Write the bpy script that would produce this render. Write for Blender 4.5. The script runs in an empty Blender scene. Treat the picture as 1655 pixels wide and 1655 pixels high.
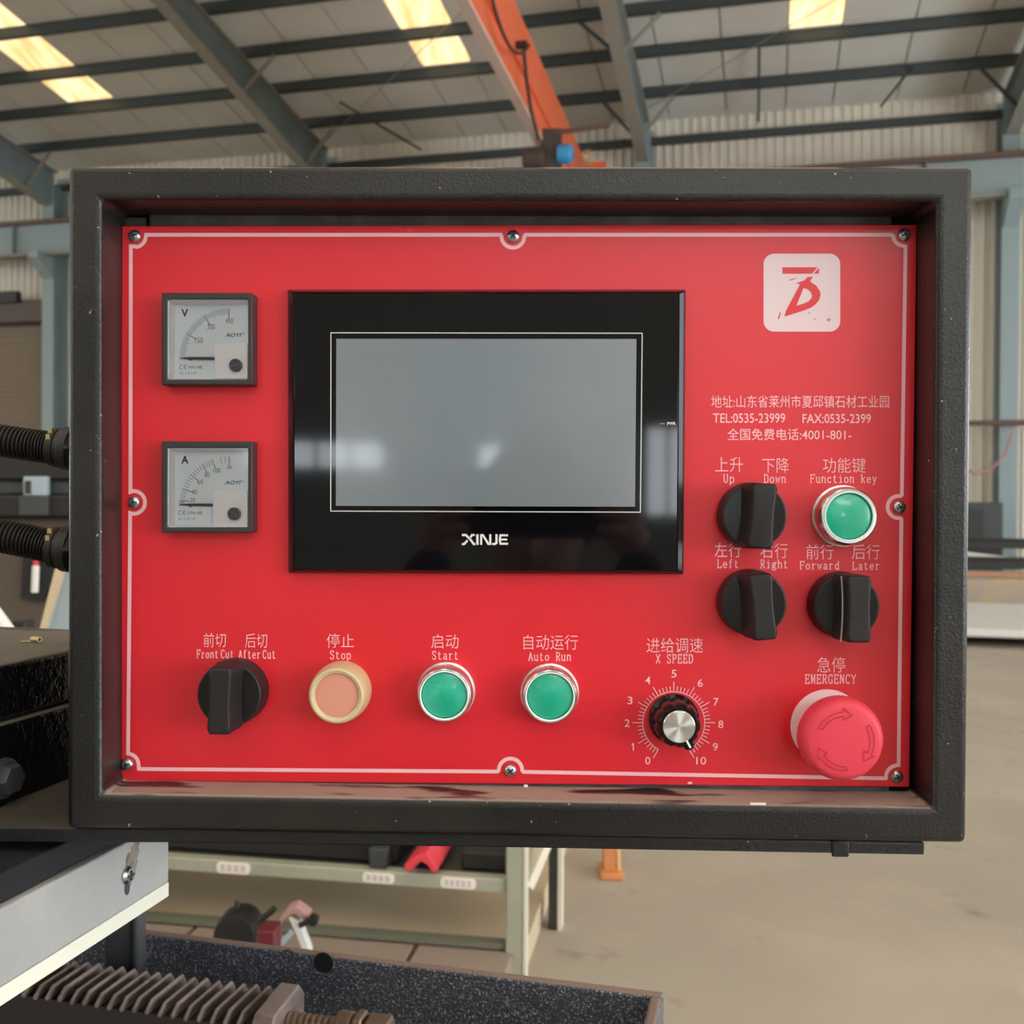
import bpy, bmesh, math, random
from mathutils import Vector, Matrix, noise as mnoise
random.seed(7)
S = bpy.context.scene
COL = S.collection

# ------------------------------------------------------------------ camera
EYE = Vector((.0105, -.5296, 1.2512))
F, CX = 1655.0, 827.5
YAW, PITCH, ROLL = .0214, -.0089, -.0064
M3 = Matrix.Rotation(YAW, 3, 'Z') @ Matrix.Rotation(PITCH, 3, 'X') @ Matrix.Rotation(ROLL, 3, 'Y')
cam = bpy.data.cameras.new('camera'); camo = bpy.data.objects.new('camera', cam); COL.objects.link(camo)
cam.sensor_width = 36; cam.sensor_fit = 'HORIZONTAL'; cam.lens = 36 * F / 1655
camo.matrix_world = Matrix.Translation(EYE) @ (M3 @ Matrix.Rotation(math.pi / 2, 3, 'X')).to_4x4()
cam.clip_start = .01; cam.clip_end = 200
cam.dof.use_dof = True; cam.dof.focus_distance = .53; cam.dof.aperture_fstop = 17
S.camera = camo

# ------------------------------------------------------------------ world, exposure
w = bpy.data.worlds.new('world'); S.world = w; w.use_nodes = True
w.node_tree.nodes['Background'].inputs[0].default_value = (.80, .88, 1, 1)
w.node_tree.nodes['Background'].inputs[1].default_value = 1.2
S.view_settings.view_transform = 'Standard'; S.view_settings.look = 'None'
S.view_settings.gamma = 1; S.view_settings.use_curve_mapping = False
S.view_settings.exposure = 0.0
S.cycles.use_denoising = True
S.cycles.max_bounces = 8; S.cycles.diffuse_bounces = 5; S.cycles.glossy_bounces = 4
S.cycles.transparent_max_bounces = 8
S.cycles.sample_clamp_indirect = 6
WINDOW_STRENGTH = 9.0
DOOR_STRENGTH = 9.0
SKYLIGHT_STRENGTH = 1.5
SKYLIGHT_REAR = 4.5

# ------------------------------------------------------------------ geometry of the place
T = .222                                    # the hall stands 12.7 degrees askew to the panel
U = Vector((math.cos(T), -math.sin(T), 0)); V = Vector((math.sin(T), math.cos(T), 0))
def H(u, v, z): return Vector((EYE.x, EYE.y, 0)) + U * u + V * v + Vector((0, 0, z))
def ray(px, py): return M3 @ Vector(((px - CX) / F, 1, (CX - py) / F))
def P(px, py, h=0.0):                       # measured point on the plane y = -h
    d = ray(px, py); t = (-h - EYE.y) / d.y
    return EYE + d * t
def hv(px, py, v):                          # hall coordinates of a sight on the plane v
    d = ray(px, py); t = v / d.dot(V); q = d * t
    return (q.dot(U), v, q.z + EYE.z)
def hz(px, py, z):
    d = ray(px, py); t = (z - EYE.z) / d.z; q = d * t
    return (q.dot(U), q.dot(V), z)
def PR(n, h=0.0): return n * (-h - EYE.y) / F   # a length of n pixels on plane y=-h

# ------------------------------------------------------------------ materials
MATS = {}
def mat(name, col, rough=.5, metal=0.0, coat=0.0, bump=None, var=None, specks=None, dust=None, spec=.5, emit=None):
    m = bpy.data.materials.new(name); m.use_nodes = True; nt = m.node_tree
    b = nt.nodes['Principled BSDF']
    b.inputs['Base Color'].default_value = (*col, 1); b.inputs['Roughness'].default_value = rough
    b.inputs['Metallic'].default_value = metal; b.inputs['Coat Weight'].default_value = coat
    b.inputs['Coat Roughness'].default_value = .17 if 'paint' in name else .06
    b.inputs['Specular IOR Level'].default_value = spec
    tc = nt.nodes.new('ShaderNodeTexCoord'); geo = nt.nodes.new('ShaderNodeNewGeometry')
    def nz(scale, detail=3.0, rough_=.55, loc=(0, 0, 0), stretch=None):
        n = nt.nodes.new('ShaderNodeTexNoise'); n.inputs['Scale'].default_value = scale
        n.inputs['Detail'].default_value = detail; n.inputs['Roughness'].default_value = rough_
        mp = nt.nodes.new('ShaderNodeMapping'); mp.inputs['Location'].default_value = loc
        if stretch: mp.inputs['Scale'].default_value = stretch
        nt.links.new(geo.outputs['Position'], mp.inputs['Vector']); nt.links.new(mp.outputs[0], n.inputs['Vector'])
        return n.outputs['Fac']
    def ramp(src, a, c):
        r = nt.nodes.new('ShaderNodeMapRange'); r.inputs[1].default_value = a; r.inputs[2].default_value = c
        nt.links.new(src, r.inputs[0]); return r.outputs[0]
    def mix(fac, A, Bc):
        x = nt.nodes.new('ShaderNodeMix'); x.data_type = 'RGBA'
        nt.links.new(fac, x.inputs[0])
        if isinstance(A, tuple): x.inputs[6].default_value = (*A, 1)
        else: nt.links.new(A, x.inputs[6])
        x.inputs[7].default_value = (*Bc, 1); return x.outputs[2]
    cur = tuple(col)
    if var:
        for (c2, sc, lo, hi, *st) in var:
            cur = mix(ramp(nz(sc, 4, .6, (sc, 3, 1), st[0] if st else None), lo, hi), cur, c2)
    if specks:
        c2, sc, lo, hi = specks
        cur = mix(ramp(nz(sc, 2, .5, (5, 9, 2)), lo, hi), cur, c2)
    if dust:                                  # dust lying on faces that look up, wiped off in patches
        c2, sc, lo, hi = dust
        sx = nt.nodes.new('ShaderNodeSeparateXYZ'); nt.links.new(geo.outputs['Normal'], sx.inputs[0])
        up = ramp(sx.outputs[2], .55, .95)
        mu = nt.nodes.new('ShaderNodeMath'); mu.operation = 'MULTIPLY'
        nt.links.new(up, mu.inputs[0]); nt.links.new(ramp(nz(sc, 2, .4, (2, 0, 0), (1, 4, 1)), lo, hi), mu.inputs[1])
        cur = mix(mu.outputs[0], cur, c2)
        rr = nt.nodes.new('ShaderNodeMapRange'); nt.links.new(mu.outputs[0], rr.inputs[0])
        rr.inputs[3].default_value = rough; rr.inputs[4].default_value = .9
        nt.links.new(rr.outputs[0], b.inputs['Roughness'])
    if not isinstance(cur, tuple): nt.links.new(cur, b.inputs['Base Color'])
    if bump:
        last = None
        for (sc, dist, *kind) in bump:
            bp = nt.nodes.new('ShaderNodeBump'); bp.inputs['Strength'].default_value = 1; bp.inputs['Distance'].default_value = dist
            nt.links.new(nz(sc, 2, .5, (1, 2, 3), kind[0] if kind else None), bp.inputs['Height'])
            if last: nt.links.new(last, bp.inputs['Normal'])
            last = bp.outputs[0]
        nt.links.new(last, b.inputs['Normal'])
        if coat: nt.links.new(last, b.inputs['Coat Normal'])
    if emit:
        b.inputs['Emission Color'].default_value = (*emit[0], 1); b.inputs['Emission Strength'].default_value = emit[1]
    MATS[name] = m; return m

frame_paint = mat('black_hammered_paint', (.011, .0105, .0105), .36, coat=.22, bump=[(700, .00024), (1900, .00010)],
                  var=[((.020, .0185, .016), 14, .42, .7)], spec=.36, specks=((.32, .29, .26), 260, .735, .765), dust=((.34, .25, .215), 20, .36, .44))
flange_paint = mat('dark_flange_paint', (.05, .045, .045), .5, bump=[(700, .0004)], var=[((.10, .09, .085), 40, .45, .7)])
black_gloss_metal = mat('black_gloss_enamel', (.006, .006, .008), .22, bump=[(160, .0009), (500, .0003)], specks=((.5, .5, .5), 120, .765, .78),
                  dust=((.15, .13, .105), 9, .2, .3))
plate_black = mat('black_bracket_paint', (.010, .010, .012), .45, bump=[(300, .0004)], specks=((.35, .33, .3), 200, .75, .775), dust=((.055, .045, .035), 9, .2, .4))
red_face = mat('red_printed_plastic', (.70, .015, .030), .38, bump=[(900, .00003)], specks=((.76, .18, .17), 62, .72, .79), spec=.58,
               var=[((.66, .012, .02), 8, .35, .7)])
pink_print = mat('pale_pink_ink', (.88, .50, .53), .40)
white_plastic = mat('white_plastic', (.94, .94, .97), .35)
dial_white = mat('dial_card', (.80, .88, .95), .6)
print_black = mat('black_ink', (.03, .03, .035), .6)
print_grey = mat('grey_ink', (.13, .15, .18), .6)
meter_black = mat('satin_black_plastic', (.028, .026, .028), .42)
knob_black = mat('matt_black_plastic', (.017, .015, .016), .48, bump=[(2500, .00004)], spec=.32)
knob_gloss = mat('glossy_black_plastic', (.006, .006, .006), .24, spec=.35)
bezel_gloss = mat('black_glass_bezel', (.003, .003, .004), .05, spec=.42)
bezel_side = mat('black_moulded_rim', (.012, .012, .014), .25)
screen_mat = mat('unlit_display', (.135, .168, .20), .28, coat=1.0, spec=1.0, var=[((.175, .195, .21), 7, .4, .65)])  # paler patches put the gradient of the reflected haze into the colour
chrome = mat('chrome', (.74, .76, .76), .26, metal=1.0)
steel = mat('zinc_plated_steel', (.50, .52, .54), .30, metal=1.0)
slot_dark = mat('dark_slot', (.03, .05, .07), .5)
green_lens = mat('green_lens', (.012, .38, .235), .28, coat=.4, var=[((.04, .46, .31), 60, .45, .7)])
cream_boot = mat('cream_silicone', (.58, .47, .27), .38, coat=.2)
pink_lens = mat('faded_red_lens', (.66, .28, .20), .45)
estop_red = mat('emergency_red', (.72, .050, .085), .45, spec=.35)
pale_print = mat('pale_ink', (.78, .60, .63), .45)
estop_line = mat('emergency_groove', (.45, .015, .02), .5)
cap_alu = mat('spun_aluminium', (.95, .94, .90), .30, metal=1.0)
_nt = cap_alu.node_tree; _b = _nt.nodes['Principled BSDF']; _b.inputs['Anisotropic'].default_value = .9; _b.inputs['Anisotropic Rotation'].default_value = .25
_tg = _nt.nodes.new('ShaderNodeTangent'); _tg.direction_type = 'RADIAL'; _tg.axis = 'Y'; _nt.links.new(_tg.outputs[0], _b.inputs['Tangent'])
hose_black = mat('black_conduit', (.014, .013, .012), .42)
channel_grey = mat('grey_painted_channel', (.42, .42, .41), .38, var=[((.36, .36, .35), 20, .4, .7)])
channel_lip = mat('cream_edge_strip', (.80, .78, .66), .6)
rust_stain = mat('rust_stain', (.27, .235, .205), .8, var=[((.20, .14, .10), 160, .48, .6)])
hammertone = mat('grey_hammertone', (.085, .092, .115), .32, metal=.3, bump=[(420, .0012)], specks=((.50, .51, .56), 620, .56, .66), dust=((.33, .23, .20), 10, .2, .35))
rack_steel = mat('dusty_rack_steel', (.17, .125, .11), .55, metal=.3, bump=[(600, .0004)], var=[((.30, .23, .205), 50, .4, .7)], dust=((.33, .26, .235), 14, .25, .4))
nut_steel = mat('brown_oiled_steel', (.22, .15, .11), .45, metal=.5, bump=[(500, .0003)])
brass = mat('brass', (.55, .42, .22), .4, metal=.6)
roof_sheet = mat('roof_insulation_sheet', (.66, .645, .58), .85, var=[((.60, .58, .52), .8, .35, .7)])
wall_sheet = mat('cream_wall_sheet', (.74, .69, .59), .7, var=[((.66, .61, .51), .6, .35, .7, (1, 1, .2))])
purlin_mat = mat('dark_green_purlin', (.045, .055, .054), .6)
rafter_mat = mat('blue_grey_rafter', (.17, .225, .235), .55, var=[((.14, .18, .19), 1.2, .4, .7)])
rafter_flange = mat('taupe_flange', (.26, .25, .21), .6)
column_mat = mat('blue_grey_column', (.25, .315, .32), .55)
runway_top = mat('rusty_rail', (.13, .075, .06), .7)
crane_orange = mat('orange_crane_paint', (.80, .155, .060), .45, var=[((.72, .12, .05), 1.5, .4, .7)])
crane_under = mat('pinkish_flange', (.62, .46, .40), .6)  # paler, pinkish colour for the girder's bottom flange
cable_black = mat('black_cable', (.03, .02, .02), .6)
motor_blue = mat('blue_motor_paint', (.04, .30, .62), .5)
motor_dark = mat('dark_brown_hoist', (.05, .035, .03), .6)
skylight_mat = mat('translucent_skylight', (.75, .62, .35), .6, emit=((1.0, .78, .42), SKYLIGHT_STRENGTH))
_nt = skylight_mat.node_tree; _b = _nt.nodes['Principled BSDF']; _n = _nt.nodes.new('ShaderNodeTexNoise'); _g = _nt.nodes.new('ShaderNodeNewGeometry')
_mp = _nt.nodes.new('ShaderNodeMapping'); _mp.inputs['Rotation'].default_value = (0, 0, T); _mp.inputs['Scale'].default_value = (5, .6, .6)
_nt.links.new(_g.outputs['Position'], _mp.inputs[0]); _nt.links.new(_mp.outputs[0], _n.inputs['Vector']); _n.inputs['Scale'].default_value = 1.3
_r = _nt.nodes.new('ShaderNodeValToRGB'); _nt.links.new(_n.outputs['Fac'], _r.inputs[0])
_r.color_ramp.elements[0].position = .35; _r.color_ramp.elements[0].color = (.72, .42, .16, 1)
_r.color_ramp.elements[1].position = .68; _r.color_ramp.elements[1].color = (.95, .76, .42, 1)
_nt.links.new(_r.outputs[0], _b.inputs['Emission Color'])
skylight_rear = mat('skylight_sheet', (.8, .75, .6), .6, emit=((1.0, .90, .72), SKYLIGHT_REAR))
window_glow = mat('daylit_window_glass', (.8, .8, .8), .4, emit=((.84, .92, 1.0), WINDOW_STRENGTH))
door_glow = mat('daylight_in_doorway', (.8, .8, .8), .4, emit=((.86, .93, 1.0), DOOR_STRENGTH))
floor_mat = mat('dusty_concrete', (.40, .35, .29), .75, var=[((.34, .295, .245), .55, .38, .7), ((.45, .39, .32), 1.7, .45, .75), ((.25, .20, .155), 3.1, .62, .72)], bump=[(40, .0008)])
shutter_mat = mat('brown_roller_shutter', (.235, .185, .135), .7)
rack_green = mat('grey_green_steel', (.36, .36, .28), .5, var=[((.30, .30, .235), 6, .4, .7)])
rack_dark = mat('dark_steel', (.03, .028, .022), .6)
rack_light = mat('pale_rack_steel', (.62, .58, .47), .6)  # pale tone for the leg edges and the brace
black_far = mat('black_machine_paint', (.012, .011, .011), .5)
red_steel = mat('red_painted_steel', (.70, .045, .07), .45)
orange_steel = mat('orange_painted_steel', (.60, .23, .085), .55)
orange_pale = mat('pale_orange_edge', (.75, .45, .20), .6)
label_pale = mat('pale_sticker', (.80, .74, .68), .6)
label_pink = mat('faded_grey_ink', (.50, .42, .40), .6)
yellow_board = mat('tan_board', (.56, .44, .29), .7, var=[((.49, .385, .25), 3, .4, .7)])
brown_slab = mat('brown_concrete_slab', (.28, .215, .175), .75)
dark_grey_far = mat('dark_grey_machine', (.045, .048, .052), .5)
bluegrey_far = mat('pale_blue_grey_panel', (.33, .40, .44), .5)
brown_far = mat('brown_machine_paint', (.085, .062, .045), .6)
white_far = mat('off_white_paint', (.70, .68, .63), .5)
pink_far = mat('dusty_pink_steel', (.40, .22, .21), .6)
stone_white = mat('pale_stone', (.62, .61, .58), .6)
cloth_dark = mat('dark_purple_jacket', (.035, .022, .040), .9)
skin_mat = mat('skin', (.55, .33, .24), .55)
hair_mat = mat('black_hair', (.01, .008, .008), .5)
rear_wall_mat = mat('grey_rear_wall', (.30, .29, .27), .8)

def glass_mat():
    m = bpy.data.materials.new('clear_meter_cover'); m.use_nodes = True; nt = m.node_tree; nt.nodes.clear()
    o = nt.nodes.new('ShaderNodeOutputMaterial'); mx = nt.nodes.new('ShaderNodeMixShader'); t = nt.nodes.new('ShaderNodeBsdfTransparent')
    g = nt.nodes.new('ShaderNodeBsdfGlossy'); g.inputs['Roughness'].default_value = .06; f = nt.nodes.new('ShaderNodeFresnel'); f.inputs[0].default_value = 1.45
    t.inputs[0].default_value = (1, 1, 1, 1)
    nt.links.new(f.outputs[0], mx.inputs[0]); nt.links.new(t.outputs[0], mx.inputs[1]); nt.links.new(g.outputs[0], mx.inputs[2]); nt.links.new(mx.outputs[0], o.inputs[0])
    return m
clear_cover = glass_mat()

# ------------------------------------------------------------------ mesh helpers
def tag(o, label=None, cat=None, group=None, kind=None):
    if label: o['label'] = label
    if cat: o['category'] = cat
    if group: o['group'] = group
    if kind: o['kind'] = kind
    return o
def thing(name, loc, label=None, cat=None, group=None, kind=None):
    o = bpy.data.objects.new(name, None); COL.objects.link(o); o.location = loc; o.empty_display_size = .05
    return tag(o, label, cat, group, kind)
def wloc(o):
    v = Vector((0, 0, 0))
    while o: v = v + o.location; o = o.parent
    return v
def axes(n, up=Vector((0, 0, 1))):
    n = Vector(n).normalized()
    a = n.cross(up) if abs(n.dot(up)) < .98 else n.cross(Vector((1, 0, 0)))
    a.normalize(); return a, a.cross(n).normalized() * 1.0, n
class MB:
    def __init__(s): s.v = []; s.f = []; s.sm = []
    def add(s, vs, fs, smooth=False):
        b = len(s.v); s.v += [Vector(v) for v in vs]; s.f += [tuple(b + i for i in f) for f in fs]; s.sm += [smooth] * len(fs); return s
    def hexa(s, a, b):     # two quads (bottom, top) of matching corners
        return s.add(list(a) + list(b), [(3, 2, 1, 0), (4, 5, 6, 7), (0, 1, 5, 4), (1, 2, 6, 5), (2, 3, 7, 6), (3, 0, 4, 7)])
    def box(s, c, h, X=Vector((1, 0, 0)), Y=Vector((0, 1, 0)), Z=Vector((0, 0, 1))):
        c = Vector(c); q = [(-1, -1), (1, -1), (1, 1), (-1, 1)]
        lo = [c + X * h[0] * a + Y * h[1] * b - Z * h[2] for a, b in q]; hi = [c + X * h[0] * a + Y * h[1] * b + Z * h[2] for a, b in q]
        return s.hexa(lo, hi)
    def hbox(s, u0, u1, v0, v1, z0, z1):
        return s.hexa([H(u0, v0, z0), H(u1, v0, z0), H(u1, v1, z0), H(u0, v1, z0)], [H(u0, v0, z1), H(u1, v0, z1), H(u1, v1, z1), H(u0, v1, z1)])
    def bar(s, a, b, w_, h_, up=Vector((0, 0, 1))):
        a = Vector(a); b = Vector(b); d = (b - a); L = d.length; x, y, n = axes(d, up)
        return s.box((a + b) / 2, (w_ / 2, h_ / 2, L / 2), x, y, n)
    def prism(s, pts, n, smooth=False):   # polygon extruded by vector n
        k = len(pts); pts = [Vector(p) for p in pts]; n = Vector(n)
        s.add(pts + [p + n for p in pts], [tuple(range(k))[::-1], tuple(range(k, 2 * k))] + [(i, (i + 1) % k, (i + 1) % k + k, i + k) for i in range(k)])
        return s
    def lathe(s, prof, o, n, seg=48, cap0=False, cap1=True, scale=(1, 1), rfun=None):
        o = Vector(o); a, b, n = axes(n); vs = []; fs = []; m = len(prof)
        for i, (r, t) in enumerate(prof):
            for k in range(seg):
                th = 2 * math.pi * k / seg; rr = r * (rfun(th, i) if rfun else 1)
                vs.append(o + a * rr * math.cos(th) * scale[0] + b * rr * math.sin(th) * scale[1] + n * t)
        for i in range(m - 1):
            for k in range(seg):
                k2 = (k + 1) % seg; fs.append((i * seg + k2, i * seg + k, (i + 1) * seg + k, (i + 1) * seg + k2))
        if cap0: fs.append(tuple(range(seg)))
        if cap1: fs.append(tuple((m - 1) * seg + k for k in range(seg))[::-1])
        s.add(vs, fs, True); return s
    def tube(s, path, r, seg=10, cap=True):
        path = [Vector(p) for p in path]; m = len(path); rs = r if isinstance(r, list) else [r] * m; vs = []; fs = []
        ref = None
        for i, p in enumerate(path):
            d = (path[min(i + 1, m - 1)] - path[max(i - 1, 0)]).normalized()
            if ref is None: ref, _, _ = axes(d)
            x = (ref - d * ref.dot(d)).normalized(); y = d.cross(x); ref = x
            for k in range(seg):
                th = 2 * math.pi * k / seg; vs.append(p + x * rs[i] * math.cos(th) + y * rs[i] * math.sin(th))
        for i in range(m - 1):
            for k in range(seg):
                k2 = (k + 1) % seg; fs.append((i * seg + k, i * seg + k2, (i + 1) * seg + k2, (i + 1) * seg + k))
        if cap: fs += [tuple(range(seg))[::-1], tuple((m - 1) * seg + k for k in range(seg))]
        s.add(vs, fs, True); return s
    def build(s, name, material, parent=None, bevel=0, segs=2, fix=True, angle=35):
        org = wloc(parent) if parent else Vector((0, 0, 0))
        me = bpy.data.meshes.new(name); me.from_pydata([v - org for v in s.v], [], s.f)
        me.polygons.foreach_set('use_smooth', s.sm)
        if fix:
            bm = bmesh.new(); bm.from_mesh(me); bmesh.ops.recalc_face_normals(bm, faces=bm.faces); bm.to_mesh(me); bm.free()
        me.materials.append(material); o = bpy.data.objects.new(name, me); COL.objects.link(o)
        if parent: o.parent = parent
        if bevel:
            md = o.modifiers.new('bevel', 'BEVEL'); md.width = bevel; md.segments = segs; md.limit_method = 'ANGLE'; md.angle_limit = math.radians(40)
            me.polygons.foreach_set('use_smooth', [True] * len(me.polygons))
        if any(s.sm) or bevel:
            me.set_sharp_from_angle(angle=math.radians(angle))
        return o
def copy_tree(o, delta, parent=None, label=None):
    c = o.copy(); COL.objects.link(c); c.parent = parent
    if parent is None: c.location = o.location + Vector(delta)
    if label: c['label'] = label
    for ch in o.children: copy_tree(ch, delta, c)
    return c
def single(o, *a, **k): return tag(o, *a, **k)
def rect_at(x0, y0, x1, y1, Y):   # four points of a measured rectangle on the plane y = Y
    return [P(x0, y1, -Y), P(x1, y1, -Y), P(x1, y0, -Y), P(x0, y0, -Y)]
def slab(mb, quad, depth):        # a measured front quad given thickness away from us
    n = Vector((0, depth, 0)); return mb.prism(quad, n)
def pbox(mb, x0, y0, x1, y1, Y, depth): return slab(mb, rect_at(x0, y0, x1, y1, Y), depth)

# flat print on the panel: everything is measured in picture units on a plane
def flat(polys, h, name, material, parent):
    mb = MB()
    for p in polys: mb.add([P(x, y, h) for x, y in p], [tuple(range(len(p)))])
    o = mb.build(name, material, parent, fix=False)
    bm = bmesh.new(); bm.from_mesh(o.data)
    for f in bm.faces:
        f.normal_update()
        if f.normal.y > 0: f.normal_flip()
    bm.to_mesh(o.data); bm.free()
    return o
def ribbon(pts, wd, closed=False):
    n = len(pts); L = []; R_ = []
    for i in range(n):
        if closed: a, c = pts[i - 1], pts[(i + 1) % n]
        else: a, c = pts[max(i - 1, 0)], pts[min(i + 1, n - 1)]
        p = pts[i]
        def un(q, r):
            dx, dy = r[0] - q[0], r[1] - q[1]; l = math.hypot(dx, dy) or 1; return dx / l, dy / l
        d1 = un(a, p) if a != p else un(p, c); d2 = un(p, c) if c != p else d1
        nx, ny = -(d1[1] + d2[1]), d1[0] + d2[0]; l = math.hypot(nx, ny) or 1; nx /= l; ny /= l
        k = 1 / max(.45, nx * -d1[1] + ny * d1[0]); k *= wd / 2
        L.append((p[0] + nx * k, p[1] + ny * k)); R_.append((p[0] - nx * k, p[1] - ny * k))
    rng = range(n) if closed else range(n - 1)
    return [[L[i], L[(i + 1) % n], R_[(i + 1) % n], R_[i]] for i in rng]
def arc(cx, cy, r, a0, a1, n=12, ry=None):
    ry = r if ry is None else ry
    return [(cx + r * math.cos(math.radians(a0 + (a1 - a0) * i / n)), cy - ry * math.sin(math.radians(a0 + (a1 - a0) * i / n))) for i in range(n + 1)]

def text(s, x0, y0, x1, y1, h, material, parent, name='lettering', offset=0.0, shear=0.0):
    c = bpy.data.curves.new('t', 'FONT'); c.body = s; c.size = 1; c.offset = offset; c.resolution_u = 3; c.shear = shear
    o = bpy.data.objects.new('t', c); COL.objects.link(o)
    dg = bpy.context.evaluated_depsgraph_get(); me = bpy.data.meshes.new_from_object(o.evaluated_get(dg))
    bpy.data.objects.remove(o); bpy.data.curves.remove(c)
    vs = [v.co.copy() for v in me.vertices]
    ax = min(v.x for v in vs); bx = max(v.x for v in vs); ay = min(v.y for v in vs); by = max(v.y for v in vs)
    org = wloc(parent)
    for v in me.vertices:
        q = P(x0 + (v.co.x - ax) / (bx - ax) * (x1 - x0), y1 - (v.co.y - ay) / (by - ay) * (y1 - y0), h) - org
        v.co = q
    me.update()
    bm = bmesh.new(); bm.from_mesh(me)
    for f in bm.faces:
        f.normal_update()
        if f.normal.y > 0: f.normal_flip()
    bm.to_mesh(me); bm.free()
    me.name = name; me.materials.clear(); me.materials.append(material)
    r = bpy.data.objects.new(name, me); COL.objects.link(r); r.parent = parent
    return r

G = {'U': "0,12 2,12;1,12 1,3 2,.6 3,0 4,.6 5,3 5,12;4,12 6,12", 'p': "0,8 1,8 1,-3;0,-3 2,-3;1,6.5 2.2,8 3.8,8 5,6.5 5,1.5 3.8,0 2.2,0 1,1.5",
 'D': "0,12 3,12 4.5,11 5.3,9 5.5,6 5.3,3 4.5,1 3,0 0,0;1,12 1,0", 'o': "3,8 4.3,7.3 5.2,5.5 5.2,2.5 4.3,.7 3,0 1.7,.7 .8,2.5 .8,5.5 1.7,7.3 3,8",
 'w': "0,8 1.5,8;.6,8 1.7,0 3,7 4.3,0 5.4,8;4.6,8 6,8", 'n': "0,8 1,8 1,0;0,0 2,0;1,6 2.3,8 3.7,8 4.8,6.8 4.8,0;3.9,0 5.8,0",
 'F': "0,12 5.5,12 5.5,9.5;1,12 1,0;0,0 2.4,0;1,6.3 4,6.3;4,7.5 4,5", 'u': "0,8 1,8 1,1.5 2.2,0 3.6,0 4.8,1.8;3.8,8 4.8,8 4.8,0 5.8,0",
 'c': "4.9,6 4.8,7 3.5,8 2.3,7.8 1,6 .8,4 1,2 2.3,.1 3.6,0 5,1.6", 't': "2.2,11 2.2,1.2 3,0 4,0 5,1;.6,8 4.6,8",
 'i': "1.2,8 3,8 3,0;1,0 5,0;3,10.6 3,11.8", 'k': "0,12 1.2,12 1.2,0;0,0 2.4,0;4.8,8 1.2,3.6;2.4,5 5,0;3.8,8 5.6,8;4.1,0 5.8,0",
 'e': "1,4.3 5,4.3 4.9,6.2 4,7.7 3,8 2,7.6 1,6 .8,4 1,2 2,.3 3.2,0 4.3,.4 5,1.6", 'y': "0,8 2,8;1,8 3,1;5,8 2.6,-1.5 1.6,-3 .6,-2.6;4,8 6,8",
 'L': "0,12 2.4,12;1.2,12 1.2,0;0,0 5.4,0 5.4,2.8", 'f': "5,11 4.4,12 3.2,12 2.4,10.8 2.4,0;1,0 4,0;.8,8 4.4,8",
 'R': "0,12 3.6,12 4.8,11 5,9 4.6,7 3.4,6.2 1.2,6.2;1.2,12 1.2,0;0,0 2.4,0;3,6.2 5,0 6,0",
 'g': "2.8,8 4,7.2 4.3,5.6 4,4 2.8,3.2 1.6,4 1.3,5.6 1.6,7.2 2.8,8;4,7.4 5.6,8;1.8,3.4 1,2.2 1.6,1.2 4.2,.8 5.2,-.5 5,-2 3.6,-3 2,-3 .8,-2 .9,-.6 1.8,.6",
 'h': "0,12 1,12 1,0;0,0 2,0;1,6 2.3,8 3.7,8 4.8,6.8 4.8,0;3.9,0 5.8,0", 'r': "0.4,8 1.8,8 1.8,0;.6,0 3.4,0;1.8,5.5 3,7.6 4.2,8 5.2,7.4",
 'a': "1.2,6.4 1.6,7.6 3,8 4.2,7.4 4.6,6 4.6,1 5,.1 6,.4;4.6,4.8 2.4,4 1.1,2.8 1,1.2 2,0 3.2,.2 4.6,1.6",
 'd': "3.8,12 4.8,12 4.8,0 5.8,0;4.8,6.4 3.6,8 2.4,8 1.1,6.4 .9,4 1.1,1.6 2.4,0 3.6,0 4.8,1.6",
 'A': "3,12 .6,0;3,12 5.4,0;1.4,4 4.6,4;-.2,0 1.6,0;4.4,0 6.2,0", 'C': "5.2,9 5.1,12;5.1,10.5 4,12 2.6,12 1.2,10.5 .7,8 .7,4 1.2,1.5 2.6,0 4,0 5.2,2",
 'S': "5,9 5,12;5,10.3 4,12 2.2,12 1,10.8 1,8.8 2,7 4,5.4 5,3.6 5,1.4 4,0 2,0 .9,1.6;.9,0 .9,3",
 'X': ".6,12 5.4,0;5.4,12 .6,0;-.1,12 1.6,12;4.4,12 6,12;-.1,0 1.6,0;4.4,0 6,0", 'P': "0,12 3.6,12 4.9,11 5.2,9 4.9,7 3.6,6 1.2,6;1.2,12 1.2,0;0,0 2.6,0",
 'E': "0,12 5.2,12 5.2,9.4;1.2,12 1.2,0;0,0 5.4,0 5.4,2.8;1.2,6.3 4,6.3;4,7.6 4,5", 'M': "0,12 1.2,12 3,2 4.8,12 6,12;1,12 1,0;5,12 5,0;.2,0 1.8,0;4.2,0 5.9,0",
 'G': "5.2,9 5.1,12;5.1,10.5 4,12 2.6,12 1.2,10.5 .7,8 .7,4 1.2,1.5 2.6,0 4,0 5,.8 5,5;3.4,5 5.8,5", 'N': "0,12 1.2,12 4.8,0;1,12 1,0;4.8,12 4.8,0;.2,0 1.8,0;4,12 5.8,12",
 'Y': ".4,12 3,6 5.6,12;3,6 3,0;1.8,0 4.2,0;-.2,12 1.4,12;4.6,12 6.2,12"}
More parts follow.
